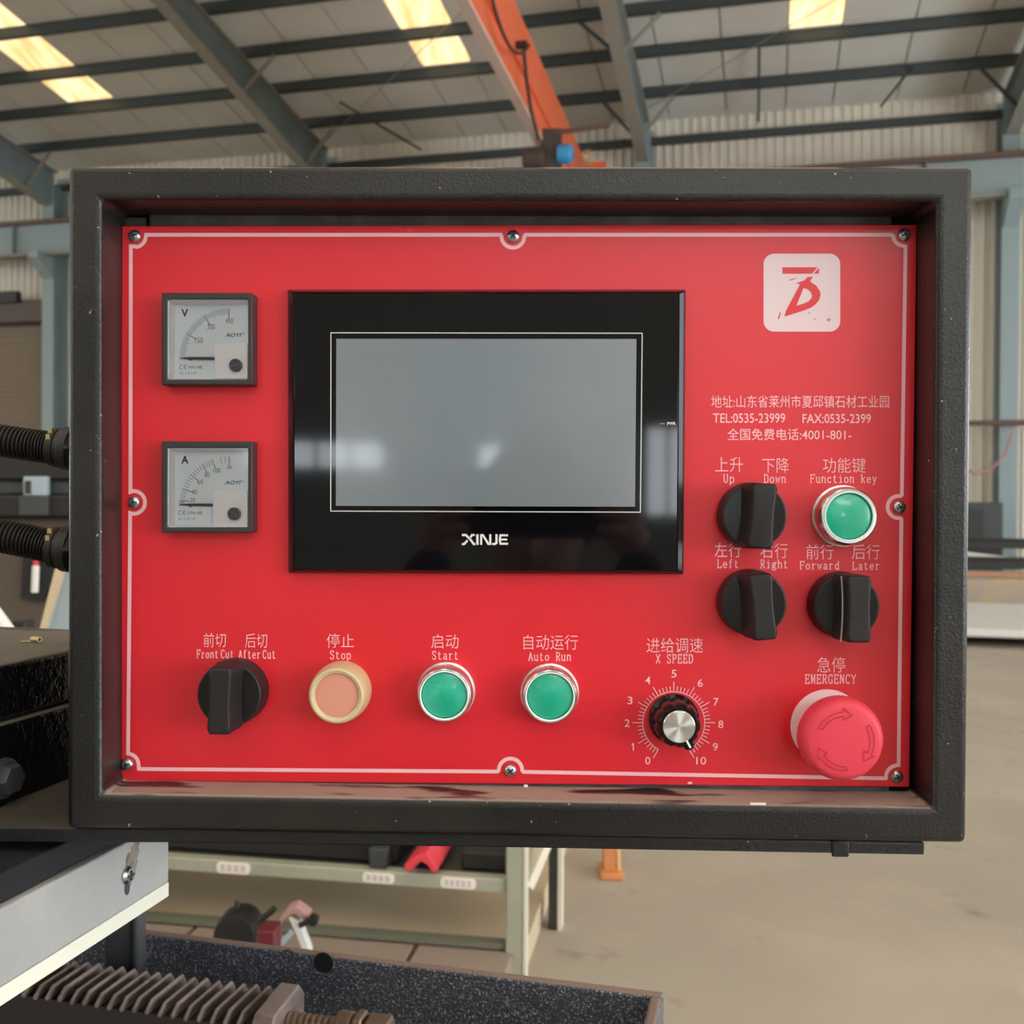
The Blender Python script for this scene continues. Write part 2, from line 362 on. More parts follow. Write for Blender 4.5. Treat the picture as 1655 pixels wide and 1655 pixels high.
def roman(s, x0, x1, ybase, ycap, h, material, parent, wt=1.5):
    n = len(s); adv = 7.4; tot = adv * (n - 1) + 6; sx = (x1 - x0) / tot; sy = (ybase - ycap) / 12; polys = []
    for i, ch in enumerate(s):
        if ch == ' ': continue
        for st in G[ch].split(';'):
            pts = [tuple(map(float, q.split(','))) for q in st.split()]
            px = [(x0 + (i * adv + a) * sx, ybase - b * sy) for a, b in pts]
            wdt = wt * (.72 if (len(pts) == 2 and pts[0][1] == pts[1][1]) else 1)
            polys += ribbon(px, wdt)
    return flat(polys, h, 'lettering', material, parent)

# ================================================================== THE HALL
VW = 19.3; RIDGE = 3.0; REAR = -16.0; UL, UR = -42.0, 12.0
def roof_z(v): return 8.40 + .128 * (VW - v) if v >= RIDGE else 8.40 + .128 * (VW - RIDGE) - .128 * (RIDGE - v)
fl = MB(); fl.hbox(UL, UR, REAR, VW + .3, -.2, 0); tag(fl.build('floor', floor_mat), kind='structure')
# far wall of trapezoid sheets, one metre each
wall = thing('wall_far', H(0, VW, 0), kind='structure')
def sheet_mesh(width, z0, z1, v, u0, ribs, dep, facing=-1):
    mb = MB(); pr = []
    for i in range(ribs):
        a = u0 + width * i / ribs; s_ = width / ribs
        pr += [(a, 0), (a + s_ * .55, 0), (a + s_ * .68, dep), (a + s_ * .87, dep)]
    pr.append((u0 + width, 0)); k = len(pr)
    vs = [H(a, v + facing * d, z0) for a, d in pr] + [H(a, v + facing * d, z1) for a, d in pr]
    mb.add(vs, [(i, i + 1, k + i + 1, k + i) for i in range(k - 1)]); return mb
first = None
DOOR_R = hv(93, 500, VW)[0]; DOOR_T = hv(60, 492, VW)[2]
for i in range(int(UR - UL)):
    u = UL + i
    if u + 1 <= DOOR_R and u > DOOR_R - 7.2:
        z0 = DOOR_T
    else: z0 = 0
    if first is None or z0:
        o = sheet_mesh(1.0, z0, 8.41, VW - .01, u, 6, .035).build('wall_sheet', wall_sheet, wall)
        if not z0: first = (o, u)
    else:
        o = first[0].copy(); COL.objects.link(o); o.parent = wall; o.location = first[0].location + U * (u - first[1])
# left and right walls, rear wall
lw = MB(); lw.hbox(UL - .2, UL, REAR, VW, 0, 10.8); tag(lw.build('wall_left', wall_sheet), kind='structure')
rw = thing('wall_right', H(UR, 0, 0), kind='structure')
b = MB(); b.hbox(UR, UR + .2, REAR, -8, 0, 10.8); b.hbox(UR, UR + .2, 0, VW, 0, 10.8); b.hbox(UR, UR + .2, -8, 0, 5, 10.8); b.build('wall_panel', wall_sheet, rw)
# rear wall: solid below, a band of windows and a doorway at the right
rear = thing('wall_rear', H(0, REAR, 0), kind='structure')
def back(px, py):            # where the mirror image seen at a picture point lies on the rear wall
    d = ray(px, py); p = EYE + d * (-.008 - EYE.y) / d.y; q = Vector((d.x, -d.y, d.z))
    r0 = p - Vector((EYE.x, EYE.y, 0)); t = (REAR - r0.dot(V)) / q.dot(V); r = r0 + q * t
    return (r.dot(U), r.z)
b = MB(); b.hbox(UL, UR, REAR - .3, REAR - .12, 0, 10.8); b.build('wall_panel', rear_wall_mat, rear)
nwin = [0]
def window(quad_px=None, rect=None, strength_mat=window_glow, bars=3, name='window'):
    if quad_px:
        a = back(quad_px[0], quad_px[3]); c = back(quad_px[2], quad_px[1]); u0, u1 = sorted((a[0], c[0])); z0, z1 = sorted((a[1], c[1]))
    else: u0, u1, z0, z1 = rect
    nwin[0] += 1
    t = thing('%s_%d' % (name, nwin[0]), H((u0 + u1) / 2, REAR, z0), kind='structure')
    p = MB(); p.hbox(u0, u1, REAR - .1, REAR - .06, z0, z1); p.build('pane', strength_mat, t)
    f = MB(); e = .06
    f.hbox(u0 - e, u0, REAR - .1, REAR, z0 - e, z1 + e); f.hbox(u1, u1 + e, REAR - .1, REAR, z0 - e, z1 + e)
    f.hbox(u0, u1, REAR - .1, REAR, z1, z1 + e); f.hbox(u0, u1, REAR - .1, REAR, z0 - e, z0); f.build('window_frame', rafter_mat, t)
    for i in range(1, bars):
        m = MB(); x = u0 + (u1 - u0) * i / bars; m.hbox(x - .03, x + .03, REAR - .06, REAR - .01, z0, z1); m.build('glazing_bar', rafter_mat, t)
    return t
window(quad_px=(400, 716, 618, 754), bars=4)
window(quad_px=(775, 722, 872, 756), bars=2)
window(quad_px=(1046, 694, 1180, 832), strength_mat=door_glow, bars=4, name='door')
window(rect=(UL + 4, -14, 5.5, 7.5), bars=12)  # added high pane for diffuse light, outside the mirrored view
window(rect=(4, 11, 6.2, 8.6), bars=5)  # added for its light, set too high to mirror in the screen
# side doorway at right standing open to the daylight
t = thing('door_9', H(UR, -7, 0), kind='structure')
p = MB(); p.hbox(UR + .05, UR + .09, -8, 0, 0, 5); p.build('pane', door_glow, t)
f = MB(); f.hbox(UR - .05, UR + .05, -8.15, -8, 0, 5.15); f.hbox(UR - .05, UR + .05, 0, .15, 0, 5.15); f.hbox(UR - .05, UR + .05, -8, 0, 5, 5.15); f.build('door_frame', rafter_mat, t)

fill_r = thing('window_10', H(UR, 8, 1.5), kind='structure')  # added glowing band, brightens the far hall and ceiling
p = MB(); p.hbox(UR - .04, UR - .02, 2, 17, 1.2, 4.2); p.build('pane', window_glow, fill_r)
for k in range(7):
    f = MB(); f.hbox(UR - .09, UR - .04, 2 + 2.5 * k - .05, 2 + 2.5 * k + .05, 1.2, 4.2); f.build('glazing_bar', rafter_mat, fill_r)
fill_l = thing('window_11', H(UL, 8, 1.5), kind='structure')  # unseen glowing band on the left wall, added as fill light
p = MB(); p.hbox(UL + .02, UL + .04, -6, 17, 1.2, 5.2); p.build('pane', window_glow, fill_l)
# roof: sheets one metre wide, three rows of translucent sheets
ceil = thing('ceiling', H(0, 10, 10), kind='structure')
PC = 16.72
def roof_piece(u0, u1, v0, v1, m, name):
    b = MB(); th = .05
    b.hexa([H(u0, v0, roof_z(v0)), H(u1, v0, roof_z(v0)), H(u1, v1, roof_z(v1)), H(u0, v1, roof_z(v1))],
           [H(u0, v0, roof_z(v0) + th), H(u1, v0, roof_z(v0) + th), H(u1, v1, roof_z(v1) + th), H(u0, v1, roof_z(v1) + th)])
    return b.build(name, m, ceil)
SKYU = [hv(100, 40, 15.8)[0], 0, 0]
def sku(px, py):
    d = ray(px, py); t = (8.5 + .128 * VW - EYE.z) / (d.z + .128 * d.dot(V)); return (d * t).dot(U)
sk = [(sku(70, 125), sku(150, 122)), (sku(662, 60), sku(738, 45)), (sku(1275, 20), sku(1364, 12))]
sk = [(min(a), max(a)) for a in sk]
extra = [(s0 + dx, s1 + dx) for (s0, s1), dx in ((sk[2], 6.2), (sk[2], 12.4), (sk[0], -6.2), (sk[0], -12.4), (sk[0], -18.6))]
allsk = sorted(sk + extra)
edges = []; u = UL
for s0, s1 in allsk:
    n = max(1, round((s0 - u) / 1.0)); edges += [(u + (s0 - u) * i / n, u + (s0 - u) * (i + 1) / n, 0) for i in range(n)]; edges.append((s0, s1, 1)); u = s1
n = round(UR - u); edges += [(u + (UR - u) * i / n, u + (UR - u) * (i + 1) / n, 0) for i in range(n)]
for (a, c, s_) in edges:
    g = .012
    if s_:
        roof_piece(a + g, c - g, PC, VW, roof_sheet, 'roof_sheet'); roof_piece(a + .01, c - .01, RIDGE + 1, PC, skylight_mat, 'skylight_sheet')
    else: roof_piece(a + g, c - g, RIDGE, VW, roof_sheet, 'roof_sheet')
b = MB(); b.hexa([H(UL, RIDGE, roof_z(RIDGE) + .06), H(UR, RIDGE, roof_z(RIDGE) + .06), H(UR, VW + .2, 8.43 + .04), H(UL, VW + .2, 8.43 + .04)],
                 [H(UL, RIDGE, roof_z(RIDGE) + .2), H(UR, RIDGE, roof_z(RIDGE) + .2), H(UR, VW + .2, 8.43 + .18), H(UL, VW + .2, 8.43 + .18)]); b.build('roof_deck', rear_wall_mat, ceil)
for k in range(11):
    u0 = UL + 6 * k; roof_piece(u0, u0 + 4.9, REAR, RIDGE, roof_sheet, 'roof_sheet'); roof_piece(u0 + 4.9, u0 + 6, REAR, RIDGE, skylight_rear, 'skylight_sheet')
# ---- purlins
pv = [18.05, 16.78, 15.62, 14.4, 13.2, 12.0, 10.8, 9.6, 8.4, 7.2, 6.0, 4.8, 3.6]
words = ['nearest the far wall', 'second out from the far wall', 'third out from the far wall', 'fourth out from the far wall']
for i, v in enumerate(pv):
    b = MB(); z = roof_z(v) - .01; b.hbox(UL, UR, v - .01, v + .01, z - .17, z); b.hbox(UL, UR, v - .01, v + .06, z - .18, z - .16); b.hbox(UL, UR, v - .01, v + .06, z - .02, z)
    o = b.build('roof_purlin', purlin_mat)
    tag(o, 'dark roof purlin running crosswise, ' + words[i] if i < 4 else 'dark roof purlin overhead above the picture, %s rafter height' % ['lowest', 'second lowest', 'third lowest', 'fourth lowest', 'middle', 'fifth highest', 'fourth highest', 'second highest', 'highest'][i - 4], 'purlin', 'roof purlins')
# ---- wall girts
b = MB(); b.hbox(UL, UR, VW - .14, VW - .04, 7.93, 8.07); tag(b.build('wall_girt', purlin_mat), 'thin dark girt across the cream wall just below the eave', 'girt')
# ---- rafters with columns
RU = [-21.0, -14.85, -8.62, -2.24, 3.95, 10.1]
RN = {-14.85: ('blue-grey roof rafter coming down at the far left edge', 'left'), -8.62: ('blue-grey roof rafter sloping down above the left half of the cabinet', ''), -2.24: ('grey roof rafter just right of the orange crane beam', ''), 3.95: ('dark roof rafter at the upper right corner', ''), -21.0: ('blue-grey roof rafter beyond the left edge', ''), 10.1: ('blue-grey roof rafter beyond the right edge', '')}
for u in RU:
    t = thing('roof_rafter', H(u, VW - .4, 8), RN[u][0], 'rafter')
    va, vb = RIDGE, VW - .35
    def zz(v): return roof_z(v) - .19
    def dep(v): return .46 + .34 * max(0, (v - 13) / 6.3)
    for nm, m in (('web', rafter_mat), ('flange', rafter_flange)):
        b = MB()
        N = 8
        for i in range(N):
            v0 = va + (vb - va) * i / N; v1 = va + (vb - va) * (i + 1) / N
            if nm == 'web': b.hexa([H(u - .012, v0, zz(v0) - dep(v0)), H(u + .012, v0, zz(v0) - dep(v0)), H(u + .012, v1, zz(v1) - dep(v1)), H(u - .012, v1, zz(v1) - dep(v1))], [H(u - .012, v0, zz(v0)), H(u + .012, v0, zz(v0)), H(u + .012, v1, zz(v1)), H(u - .012, v1, zz(v1))])
            else:
                for dz in (dep, lambda v: 0.0):
                    b.hexa([H(u - .11, v0, zz(v0) - dz(v0) - .02), H(u + .11, v0, zz(v0) - dz(v0) - .02), H(u + .11, v1, zz(v1) - dz(v1) - .02), H(u - .11, v1, zz(v1) - dz(v1) - .02)],
                           [H(u - .11, v0, zz(v0) - dz(v0)), H(u + .11, v0, zz(v0) - dz(v0)), H(u + .11, v1, zz(v1) - dz(v1)), H(u - .11, v1, zz(v1) - dz(v1))])
        b.build(nm, m, t)
    for v in (18.05, 15.62, 13.2):
        for sg in (-1, 1):
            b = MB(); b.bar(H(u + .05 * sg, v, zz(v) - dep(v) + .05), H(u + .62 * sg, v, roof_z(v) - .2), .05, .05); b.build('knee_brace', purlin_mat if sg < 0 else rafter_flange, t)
    t = thing('steel_column', H(u, VW - .3, 0), {-14.85: 'blue-grey steel column beside the brown roller shutter', 3.95: 'pale blue-grey steel column by the right edge of the picture', -8.62: 'steel column hidden behind the left half of the cabinet',
              -2.24: 'steel column hidden behind the middle of the cabinet', -21.0: 'steel column beyond the left edge', 10.1: 'steel column beyond the right edge'}[u], 'column')
    b = MB(); b.hbox(u - .012, u + .012, VW - .52, VW - .06, 0, 8.0); b.build('web', rafter_mat, t)
    b = MB(); b.hbox(u - .14, u + .14, VW - .54, VW - .52, 0, 8.2); b.hbox(u - .14, u + .14, VW - .08, VW - .06, 0, 8.2); b.build('flange', column_mat, t)
    b = MB(); b.hexa([H(u - .12, VW - 1.0, 6.30), H(u + .12, VW - 1.0, 6.30), H(u + .12, VW - .5, 5.9), H(u - .12, VW - .5, 5.9)], [H(u - .12, VW - 1.0, 6.45), H(u + .12, VW - 1.0, 6.45), H(u + .12, VW - .5, 6.45), H(u - .12, VW - .5, 6.45)]); b.build('bracket', column_mat, t)
# hanging roof struts and cross wires
for i, (x, y0, y1) in enumerate(((1225, 100, 168), (1228, 210, 187), (700, 200, 240))): pass
def strut(a, bb, r, m, label, cat, nm):
    mb = MB(); mb.tube([a, bb], r, 6); return tag(mb.build(nm, m), label, cat)
for (x0, y0, x1, y1, lab) in ((1228, 105, 1190 + 232, 168, ''),):
    pass
u_ = sku(1435, 110)
strut(H(u_ + .35, 17.9, 8.45), H(u_ - .05, 18.9, 7.95 + .25), .022, purlin_mat, 'short dark strut hanging from the roof near the right end of the far wall', 'strut', 'roof_strut')
u_ = sku(1228, 130)
strut(H(u_, 16.9, 8.6), H(u_ - .02, 18.9, 8.1), .022, purlin_mat, 'thin dark strut below the roof above the middle of the far wall', 'strut', 'roof_strut')
u_ = sku(680, 210)
strut(H(u_ - .9, 17.2, 8.45), H(u_ + .1, 18.8, 8.05), .022, purlin_mat, 'thin dark strut under the roof left of the crane beam', 'strut', 'roof_strut')
for n_, (ua, va_, ub, vb_) in enumerate(((-2.1, 18.3, 3.8, 13.2), (-8.5, 18.6, -2.4, 13.0))):
    strut(H(ua, va_, roof_z(va_) - .24), H(ub, vb_, roof_z(vb_) - .24), .008, rafter_flange, ['thin bracing rod crossing the roof right of the crane', 'thin bracing rod crossing the roof left of the crane'][n_], 'rod', 'bracing_rod')
# crane runway girder along the far wall
t = thing('crane_runway', H(0, 18.55, 6.4), 'blue-grey crane runway girder with rusty rail along the far wall', 'girder')
b = MB(); b.hbox(UL, UR, 18.50, 18.53, 6.42, 7.04); b.build('web', column_mat, t)
b = MB(); b.hbox(UL, UR, 18.38, 18.66, 7.02, 7.09); b.hbox(UL, UR, 18.47, 18.57, 7.09, 7.13); b.build('rail', runway_top, t)
b = MB(); b.hbox(UL, UR, 18.40, 18.64, 6.38, 6.42); b.build('flange', rafter_flange, t)
for i in range(int(UL), int(UR), 2):
    b = MB(); b.hbox(i + .55, i + .58, 18.40, 18.5, 6.42, 7.04); b.build('stiffener', rafter_mat, t)
# crane beam
KC = .86
def ub(v): return -3.43 * KC - .0286 * (v - 11.5 * KC)      # the girder's right face
zb = EYE.z + 5.87 * KC; kc_ = (-3.43 + .0286 * 11.5) * KC
d_ = ray(828, 0); t_ = kc_ / (d_.dot(U) + .0286 * d_.dot(V)); z1_ = (d_ * t_).z + EYE.z
d_ = ray(949, 262); t_ = kc_ / (d_.dot(U) + .0286 * d_.dot(V)); z2_ = (d_ * t_).z + EYE.z
zt = (z1_ + z2_) / 2
ub_ = ub(16)
t = thing('crane_beam', H(ub_, 10, 7.1), 'orange overhead crane box girder with looped cable', 'crane')
def skew(b, o0, o1, v0, v1, z0, z1):
    return b.hexa([H(ub(v0) + o0, v0, z0), H(ub(v0) + o1, v0, z0), H(ub(v1) + o1, v1, z0), H(ub(v1) + o0, v1, z0)], [H(ub(v0) + o0, v0, z1), H(ub(v0) + o1, v0, z1), H(ub(v1) + o1, v1, z1), H(ub(v1) + o0, v1, z1)])
b = MB(); skew(b, -.10, 0, 1.0, 18.3, zb + .03, zt); b.build('box_girder', crane_orange, t, bevel=.01)
b = MB(); skew(b, -.125, .005, 1.0, 18.3, zb - .01, zb + .03); b.build('bottom_flange', crane_under, t)
b = MB(); skew(b, 0, .04, 1.0, 18.4, zb + .34, zb + .38); b.build('side_rail', crane_orange, t)
b = MB(); vs_ = [5.7, 7.05, 8.5, 10.1, 12.2]
for i in range(len(vs_) - 1):
    a0, a1 = vs_[i], vs_[i + 1]; sag = .43
    b.tube([H(ub(a0) + .10, a0 + (a1 - a0) * k / 14, zb + .53 - sag * (1 - (2 * k / 14 - 1) ** 2)) for k in range(15)], .02, 6)
b.tube([H(ub(12.2) + .09, 12.2, zb + .53), H(ub(12.2) + .10, 12.35, zb + .17), H(ub(13) + .12, 12.6, zb - .10), H(ub(13) + .09, 13.2, zb - .26)], .024, 6)
b.build('looped_cable', cable_black, t)
for v in vs_:
    c = MB(); skew(c, .0, .14, v - .04, v + .04, zb + .51, zb + .58); c.build('cable_hanger', cable_black, t)
# end carriage
b = MB(); b.hbox(ub_ - .35, ub_ + .25, 18.32, 18.62, 7.13, 7.42); b.build('end_carriage', crane_orange, t, bevel=.01)
# hoist under the beam
hc = Vector(H(*hv(893, 253, 14.0)))
t = thing('electric_hoist', hc, 'dark electric hoist with a blue motor under the crane beam', 'hoist')
b = MB(); b.lathe([(.02, -.28), (.15, -.28), (.17, -.24), (.17, .0), (.15, .04), (.02, .04)], hc + Vector((-.12, 0, -.03)), U, 20); b.build('drum', motor_dark, t)
b = MB(); b.lathe([(.02, 0), (.12, 0), (.135, .03), (.135, .17), (.10, .21), (.02, .21)], hc + U * .08 + Vector((0, 0, .02)), U, 20); b.build('motor', motor_blue, t)
b = MB(); b.bar(hc + Vector((-.02, 0, .38)), hc + Vector((-.02, 0, -.2)), .06, .3); b.bar(hc + U * .05 + Vector((0, 0, .3)), hc + U * .05 + Vector((0, 0, -.3)), .06, .06); b.build('side_plate', motor_dark, t)
b = MB(); b.bar(hc + U * -.1 + Vector((0, 0, .32)), hc + U * .8 + Vector((0, 0, .37)), .05, .05); b.build('arm', runway_top, t)
b = MB(); b.lathe([(.02, 0), (.1, 0), (.1, .08), (.02, .08)], hc + U * .45 + Vector((0, 0, -.05)), U, 16); b.build('end_cap', brass, t)

# roller shutter door at left, in the far wall
t = thing('door_10', H(DOOR_R - 3, VW, 0), kind='structure')
b = MB(); n = 44
for i in range(n):
    z0 = (DOOR_T - .45) * i / n; z1 = (DOOR_T - .45) * (i + 1) / n
    b.add([H(DOOR_R - 7, VW - .05, z0), H(DOOR_R - .1, VW - .05, z0), H(DOOR_R - .1, VW - .09, (z0 + z1) / 2), H(DOOR_R - 7, VW - .09, (z0 + z1) / 2), H(DOOR_R - .1, VW - .05, z1), H(DOOR_R - 7, VW - .05, z1)], [(0, 1, 2, 3), (3, 2, 4, 5)])
tag(b.build('shutter_slats', shutter_mat, t, fix=False), kind='stuff')
b = MB(); b.hbox(DOOR_R - 7, DOOR_R, VW - .45, VW - .05, DOOR_T - .45, DOOR_T); b.build('shutter_box', brown_far, t)
b = MB(); b.hbox(DOOR_R - .1, DOOR_R, VW - .15, VW - .03, 0, DOOR_T); b.build('guide_rail', rafter_mat, t)
b = MB(); b.hbox(DOOR_R - 1.6, DOOR_R - .55, VW - .6, VW - .45, DOOR_T - .05, DOOR_T + .18); b.build('shutter_motor', black_far, t)

# right edge of the picture: things against the far wall
b = MB(); u0 = hv(1560, 840, 18)[0]
def hq(name, x0, y0, x1, y1, v, dv, m, label, cat, bevel=.01):
    a = hv(x0, y1, v); c = hv(x1, y0, v); b = MB(); b.hbox(a[0], c[0], v, v + dv, a[2], c[2]); o = b.build(name, m, None, bevel=bevel); return tag(o, label, cat)
t = thing('machine_cabinet', H(*hv(1590, 880, 17.6)), 'dark grey machine cabinet standing low against the right of the far wall', 'cabinet')
a = hv(1545, 880, 17.6); c = hv(1622, 812, 17.6)
b = MB(); b.hbox(a[0], c[0], 17.6, 18.2, 0, c[2]); b.build('body', dark_grey_far, t, bevel=.02)
b = MB(); b.hbox(a[0], c[0] - .3, 17.56, 17.6, .7, c[2] - .1); b.build('door', rack_dark, t)
pz = hv(1600, 684, 18.6)[2]
b = MB(); b.tube([H(2.2, 18.6, pz), H(11.5, 18.6, pz + .02)], .045, 8); tag(b.build('wall_pipe', runway_top), 'rusty red pipe running level across the right of the far wall', 'pipe')
b = MB(); b.tube([H(*hv(1640, 690, 18.5)), H(*hv(1625, 735, 18.5)), H(*hv(1600, 760, 18.5)), H(*hv(1575, 765, 18.5)), H(*hv(1540, 750, 18.5))], .025, 6); tag(b.build('hose', pink_far), 'thin pinkish hose sagging below the rusty wall pipe', 'hose')
def long_beam(name, y0, y1, v, m, label, dv=.2, cat='beam'):
    a = hv(1600, y1, v); c = hv(1600, y0, v); b = MB()
    b.hbox(.6, 11.5, v, v + .02, a[2], c[2]); b.hbox(.6, 11.5, v - .05, v + dv, c[2] - .02, c[2]); b.hbox(.6, 11.5, v - .05, v + dv, a[2], a[2] + .02)
    t_ = thing(name, H(7, v, a[2]), label, cat)
    b.build('beam', m, t_)
    for u in (1.2, 5.0, 8.8, 11.2):
        l = MB(); l.hbox(u - .06, u + .06, v + .03, v + .15, 0, a[2]); l.build('leg', m, t_)
    return t_
long_beam('track_beam', 870, 886, 16.6, rack_dark, 'upper dark steel track beam low across the right of the hall')
long_beam('track_beam', 901, 916, 14.0, rack_dark, 'lower dark steel track beam, nearer than its twin at the right')
b = MB(); b.hexa([H(1.0, 15.2, .50), H(2.9, 15.2, .50), H(3.4, 15.9, .50), H(1.0, 15.9, .62)], [H(1.0, 15.2, .62), H(2.9, 15.2, .52), H(3.4, 15.9, .52), H(1.0, 15.9, .80)])
t = thing('sheet_table', H(2, 15.5, 0), 'low table with a pale curved sheet lying between the dark track beams', 'table'); b.build('sheet', white_far, t)
b = MB(); b.hbox(.8, 11.5, 15.0, 16.1, .40, .50); b.build('table_top', dark_grey_far, t)
for u in (1.2, 6, 11): 
    l = MB(); l.hbox(u - .05, u + .05, 15.4, 15.5, 0, .4); l.build('leg', dark_grey_far, t)
b = MB(); a = hv(1600, 960, 12.9); c = hv(1600, 925, 12.9); t = thing('steel_sill', H(7, 13, 0), 'faded beige and orange steel sill beyond the pale stone slab', 'sill'); b.hbox(.8, 11.5, 12.9, 13.2, .02, c[2]); b.build('face', mat('faded_beige_steel', (.36, .30, .24), .6, var=[((.50, .36, .16), 2.5, .5, .7)]), t); b = MB(); b.hbox(.8, 11.5, 12.86, 12.9, .02, .09); b.hbox(.8, 11.5, 12.86, 12.9, c[2] - .05, c[2]); b.build('orange_edge', mat('rusty_orange', (.42, .20, .11), .6), t)
b = MB(); b.hbox(.6, 6.5, 9.75, 12.4, .09, .17); 
t = thing('stone_slab', H(3, 11, 0), 'pale stone slab lying low on the floor at the right edge', 'slab'); b.build('slab', stone_white, t, bevel=.02)
b = MB(); [b.hbox(u, u + .15, 9.9, 12.3, 0, .09) for u in (.9, 3.0, 5.6)]; b.build('bearer', rack_dark, t)

# ================================================================== THINGS UNDER AND BEHIND THE CABINET
# steel rack, its upper and lower rails running along the hall
T2 = T - .078
U_, V_ = U, V
U = Vector((math.cos(T2), -math.sin(T2), 0)); V = Vector((math.sin(T2), math.cos(T2), 0))   # the rack stands a little askew to the hall
FL = hz(832, 1590, 0)
def rz(px, py, v): return hv(px, py, v)
vr = FL[1]
t = thing('steel_rack', H(FL[0], vr, 0), 'grey-green steel rack with stickered rail under the cabinet', 'rack')
a0 = hv(817, 1500, vr); a1 = hv(846, 1500, vr)
b = MB(); b.hbox(a0[0], a1[0], vr, vr + .05, 0, 1.0); b.build('leg', rack_green, t, bevel=.004)
b = MB(); b.hbox(a1[0], a1[0] + .008, vr - .003, vr + .03, 0, 1.0); tag(b.build('leg_edge', rack_light, t), 'pale edge of the front leg')
v2 = vr + .35; c0 = hv(886, 1500, v2); c1 = hv(901, 1500, v2)
b = MB(); b.hbox(c0[0], c1[0], v2, v2 + .05, 0, 1.0); b.build('leg', rack_dark, t)
b = MB(); b.hbox(c1[0], c1[0] + .012, v2 - .003, v2 + .05, 0, 1.0); tag(b.build('leg_edge', rack_light, t), 'pale edge of the rear leg')
top = hv(818, 1424, vr)[2]; bot = hv(818, 1447, vr)[2]
b = MB(); b.hbox(a0[0] - 2.6, a0[0], vr + .01, vr + .05, bot, top); b.build('upper_rail', rack_green, t, bevel=.004)
top2 = hv(818, 1530, vr)[2]
b = MB(); b.hbox(a0[0] - 2.6, a0[0], vr + .012, vr + .05, top2 - .014, top2); b.build('lower_rail', mat('dark_green_steel', (.15, .15, .11), .5), t)
b = MB(); b.bar(H(a1[0], vr + .04, hv(850, 1442, vr)[2]), H(a1[0] + .16, vr + .3, hv(850, 1442, vr)[2] + .38), .03, .03); b.build('diagonal_brace', rack_light, t)
b = MB(); b.hbox(a0[0] - 2.6, a0[0], vr + .05, vr + .34, top - .012, top); b.build('shelf', rack_dark, t)
def sticker(x0, y0, x1, y1, glyph, label):
    e = .003; q = [hv(x, y, vr + .008) for x, y in ((x0, y1), (x1, y1), (x1, y0), (x0, y0))]
    u0, u1, z0, z1 = min(q[0][0], q[3][0]), max(q[1][0], q[2][0]), q[1][2], q[2][2]
    b = MB(); r = (z1 - z0) * .35; pts = []
    for cx, cz, s in ((u1 - r, z1 - r, 0), (u0 + r, z1 - r, 90), (u0 + r, z0 + r, 180), (u1 - r, z0 + r, 270)):
        pts += [(cx + r * math.cos(math.radians(s + k * 30)), cz + r * math.sin(math.radians(s + k * 30))) for k in range(4)]
    b.prism([H(a, vr + .010, c) for a, c in pts], -V * .003); s = b.build('sticker', label_pale, t); tag(s, label)
    b = MB(); n = glyph; w_ = (u1 - u0) * .8 / n
    for i in range(n):      # blurred characters: little stroke groups
        x = u0 + (u1 - u0) * .1 + i * w_
        zc = (z0 + z1) / 2; hh = (z1 - z0) * .27
        for k in range(3): b.hbox(x + w_ * .1, x + w_ * .8, vr + .0055, vr + .0068, zc - hh + k * hh * .85, zc - hh + k * hh * .85 + hh * .28)
        b.hbox(x + w_ * .38, x + w_ * .54, vr + .0055, vr + .0068, zc - hh, zc + hh)
    b.build('sticker_print', label_pink, s if False else t)
sticker(712, 1421, 769, 1438, 5, 'pale sticker with blurred characters near the leg')
sticker(586, 1413, 637, 1429, 4, 'pale sticker peeling at its left end')
sticker(350, 1396, 404, 1414, 4, 'pale pink sticker at the left of the rail')
# things lying on the rack shelf
zs = bot + .04
b = MB(); a = hv(280, 1362, vr + .10); c = hv(640, 1398, vr + .10)
t = thing('black_machine_base', H((a[0] + c[0]) / 2, vr + .3, zs), 'long black machine base lying on the steel rack', 'machine base')
b = MB(); b.hbox(a[0] - .5, c[0] + .02, vr + .06, vr + .5, top + .001, top + .34); b.build('body', black_far, t, bevel=.01)
b = MB(); b.hbox(hv(600, 1390, vr + .04)[0], hv(628, 1390, vr + .04)[0], vr + .02, vr + .06, top + .003, top + .055); b.build('foot_block', dark_grey_far, t, bevel=.003)
# red angle profile (an M-shaped folded profile) pointing at us
Yr = H(*hv(682, 1406, vr + .0)).y - .02
pol = [P(x, y, -Yr) for x, y in ((653, 1398), (660, 1411), (680, 1392), (689, 1397), (701, 1411), (708, 1405), (688, 1379), (677, 1380))]
Yr -= .03; ext = P(748, 1345, -(Yr + .40)) - P(701, 1411, -Yr); ext.z = max(ext.z, .004)
b = MB(); b.prism(pol, ext); tag(b.build('red_angle_profile', red_steel, None, bevel=.002), 'red folded steel profile lying end-on on the rack', 'steel profile')
b = MB(); a = hv(745, 1420, vr + .06); c = hv(816, 1390, vr + .06); b.hbox(a[0], c[0], vr + .06, vr + .26, top + .001, top + .05)
t = thing('black_case', H((a[0] + c[0]) / 2, vr + .1, a[2]), 'low black steel case on the rack beside the red profile', 'case'); b.build('body', black_far, t, bevel=.006)
b = MB(); b.hbox(a[0] + .01, c[0] - .01, vr + .29, vr + .33, top + .001, top + .10); b.build('lid', rack_dark, t, bevel=.006)
b = MB(); b.bar(H(*hv(736, 1400, vr + .40)), H(*hv(752, 1330, vr + .6)), .05, .05); tag(b.build('brown_bar', brown_far), 'dark brown bar leaning between the red profile and the black case', 'bar')
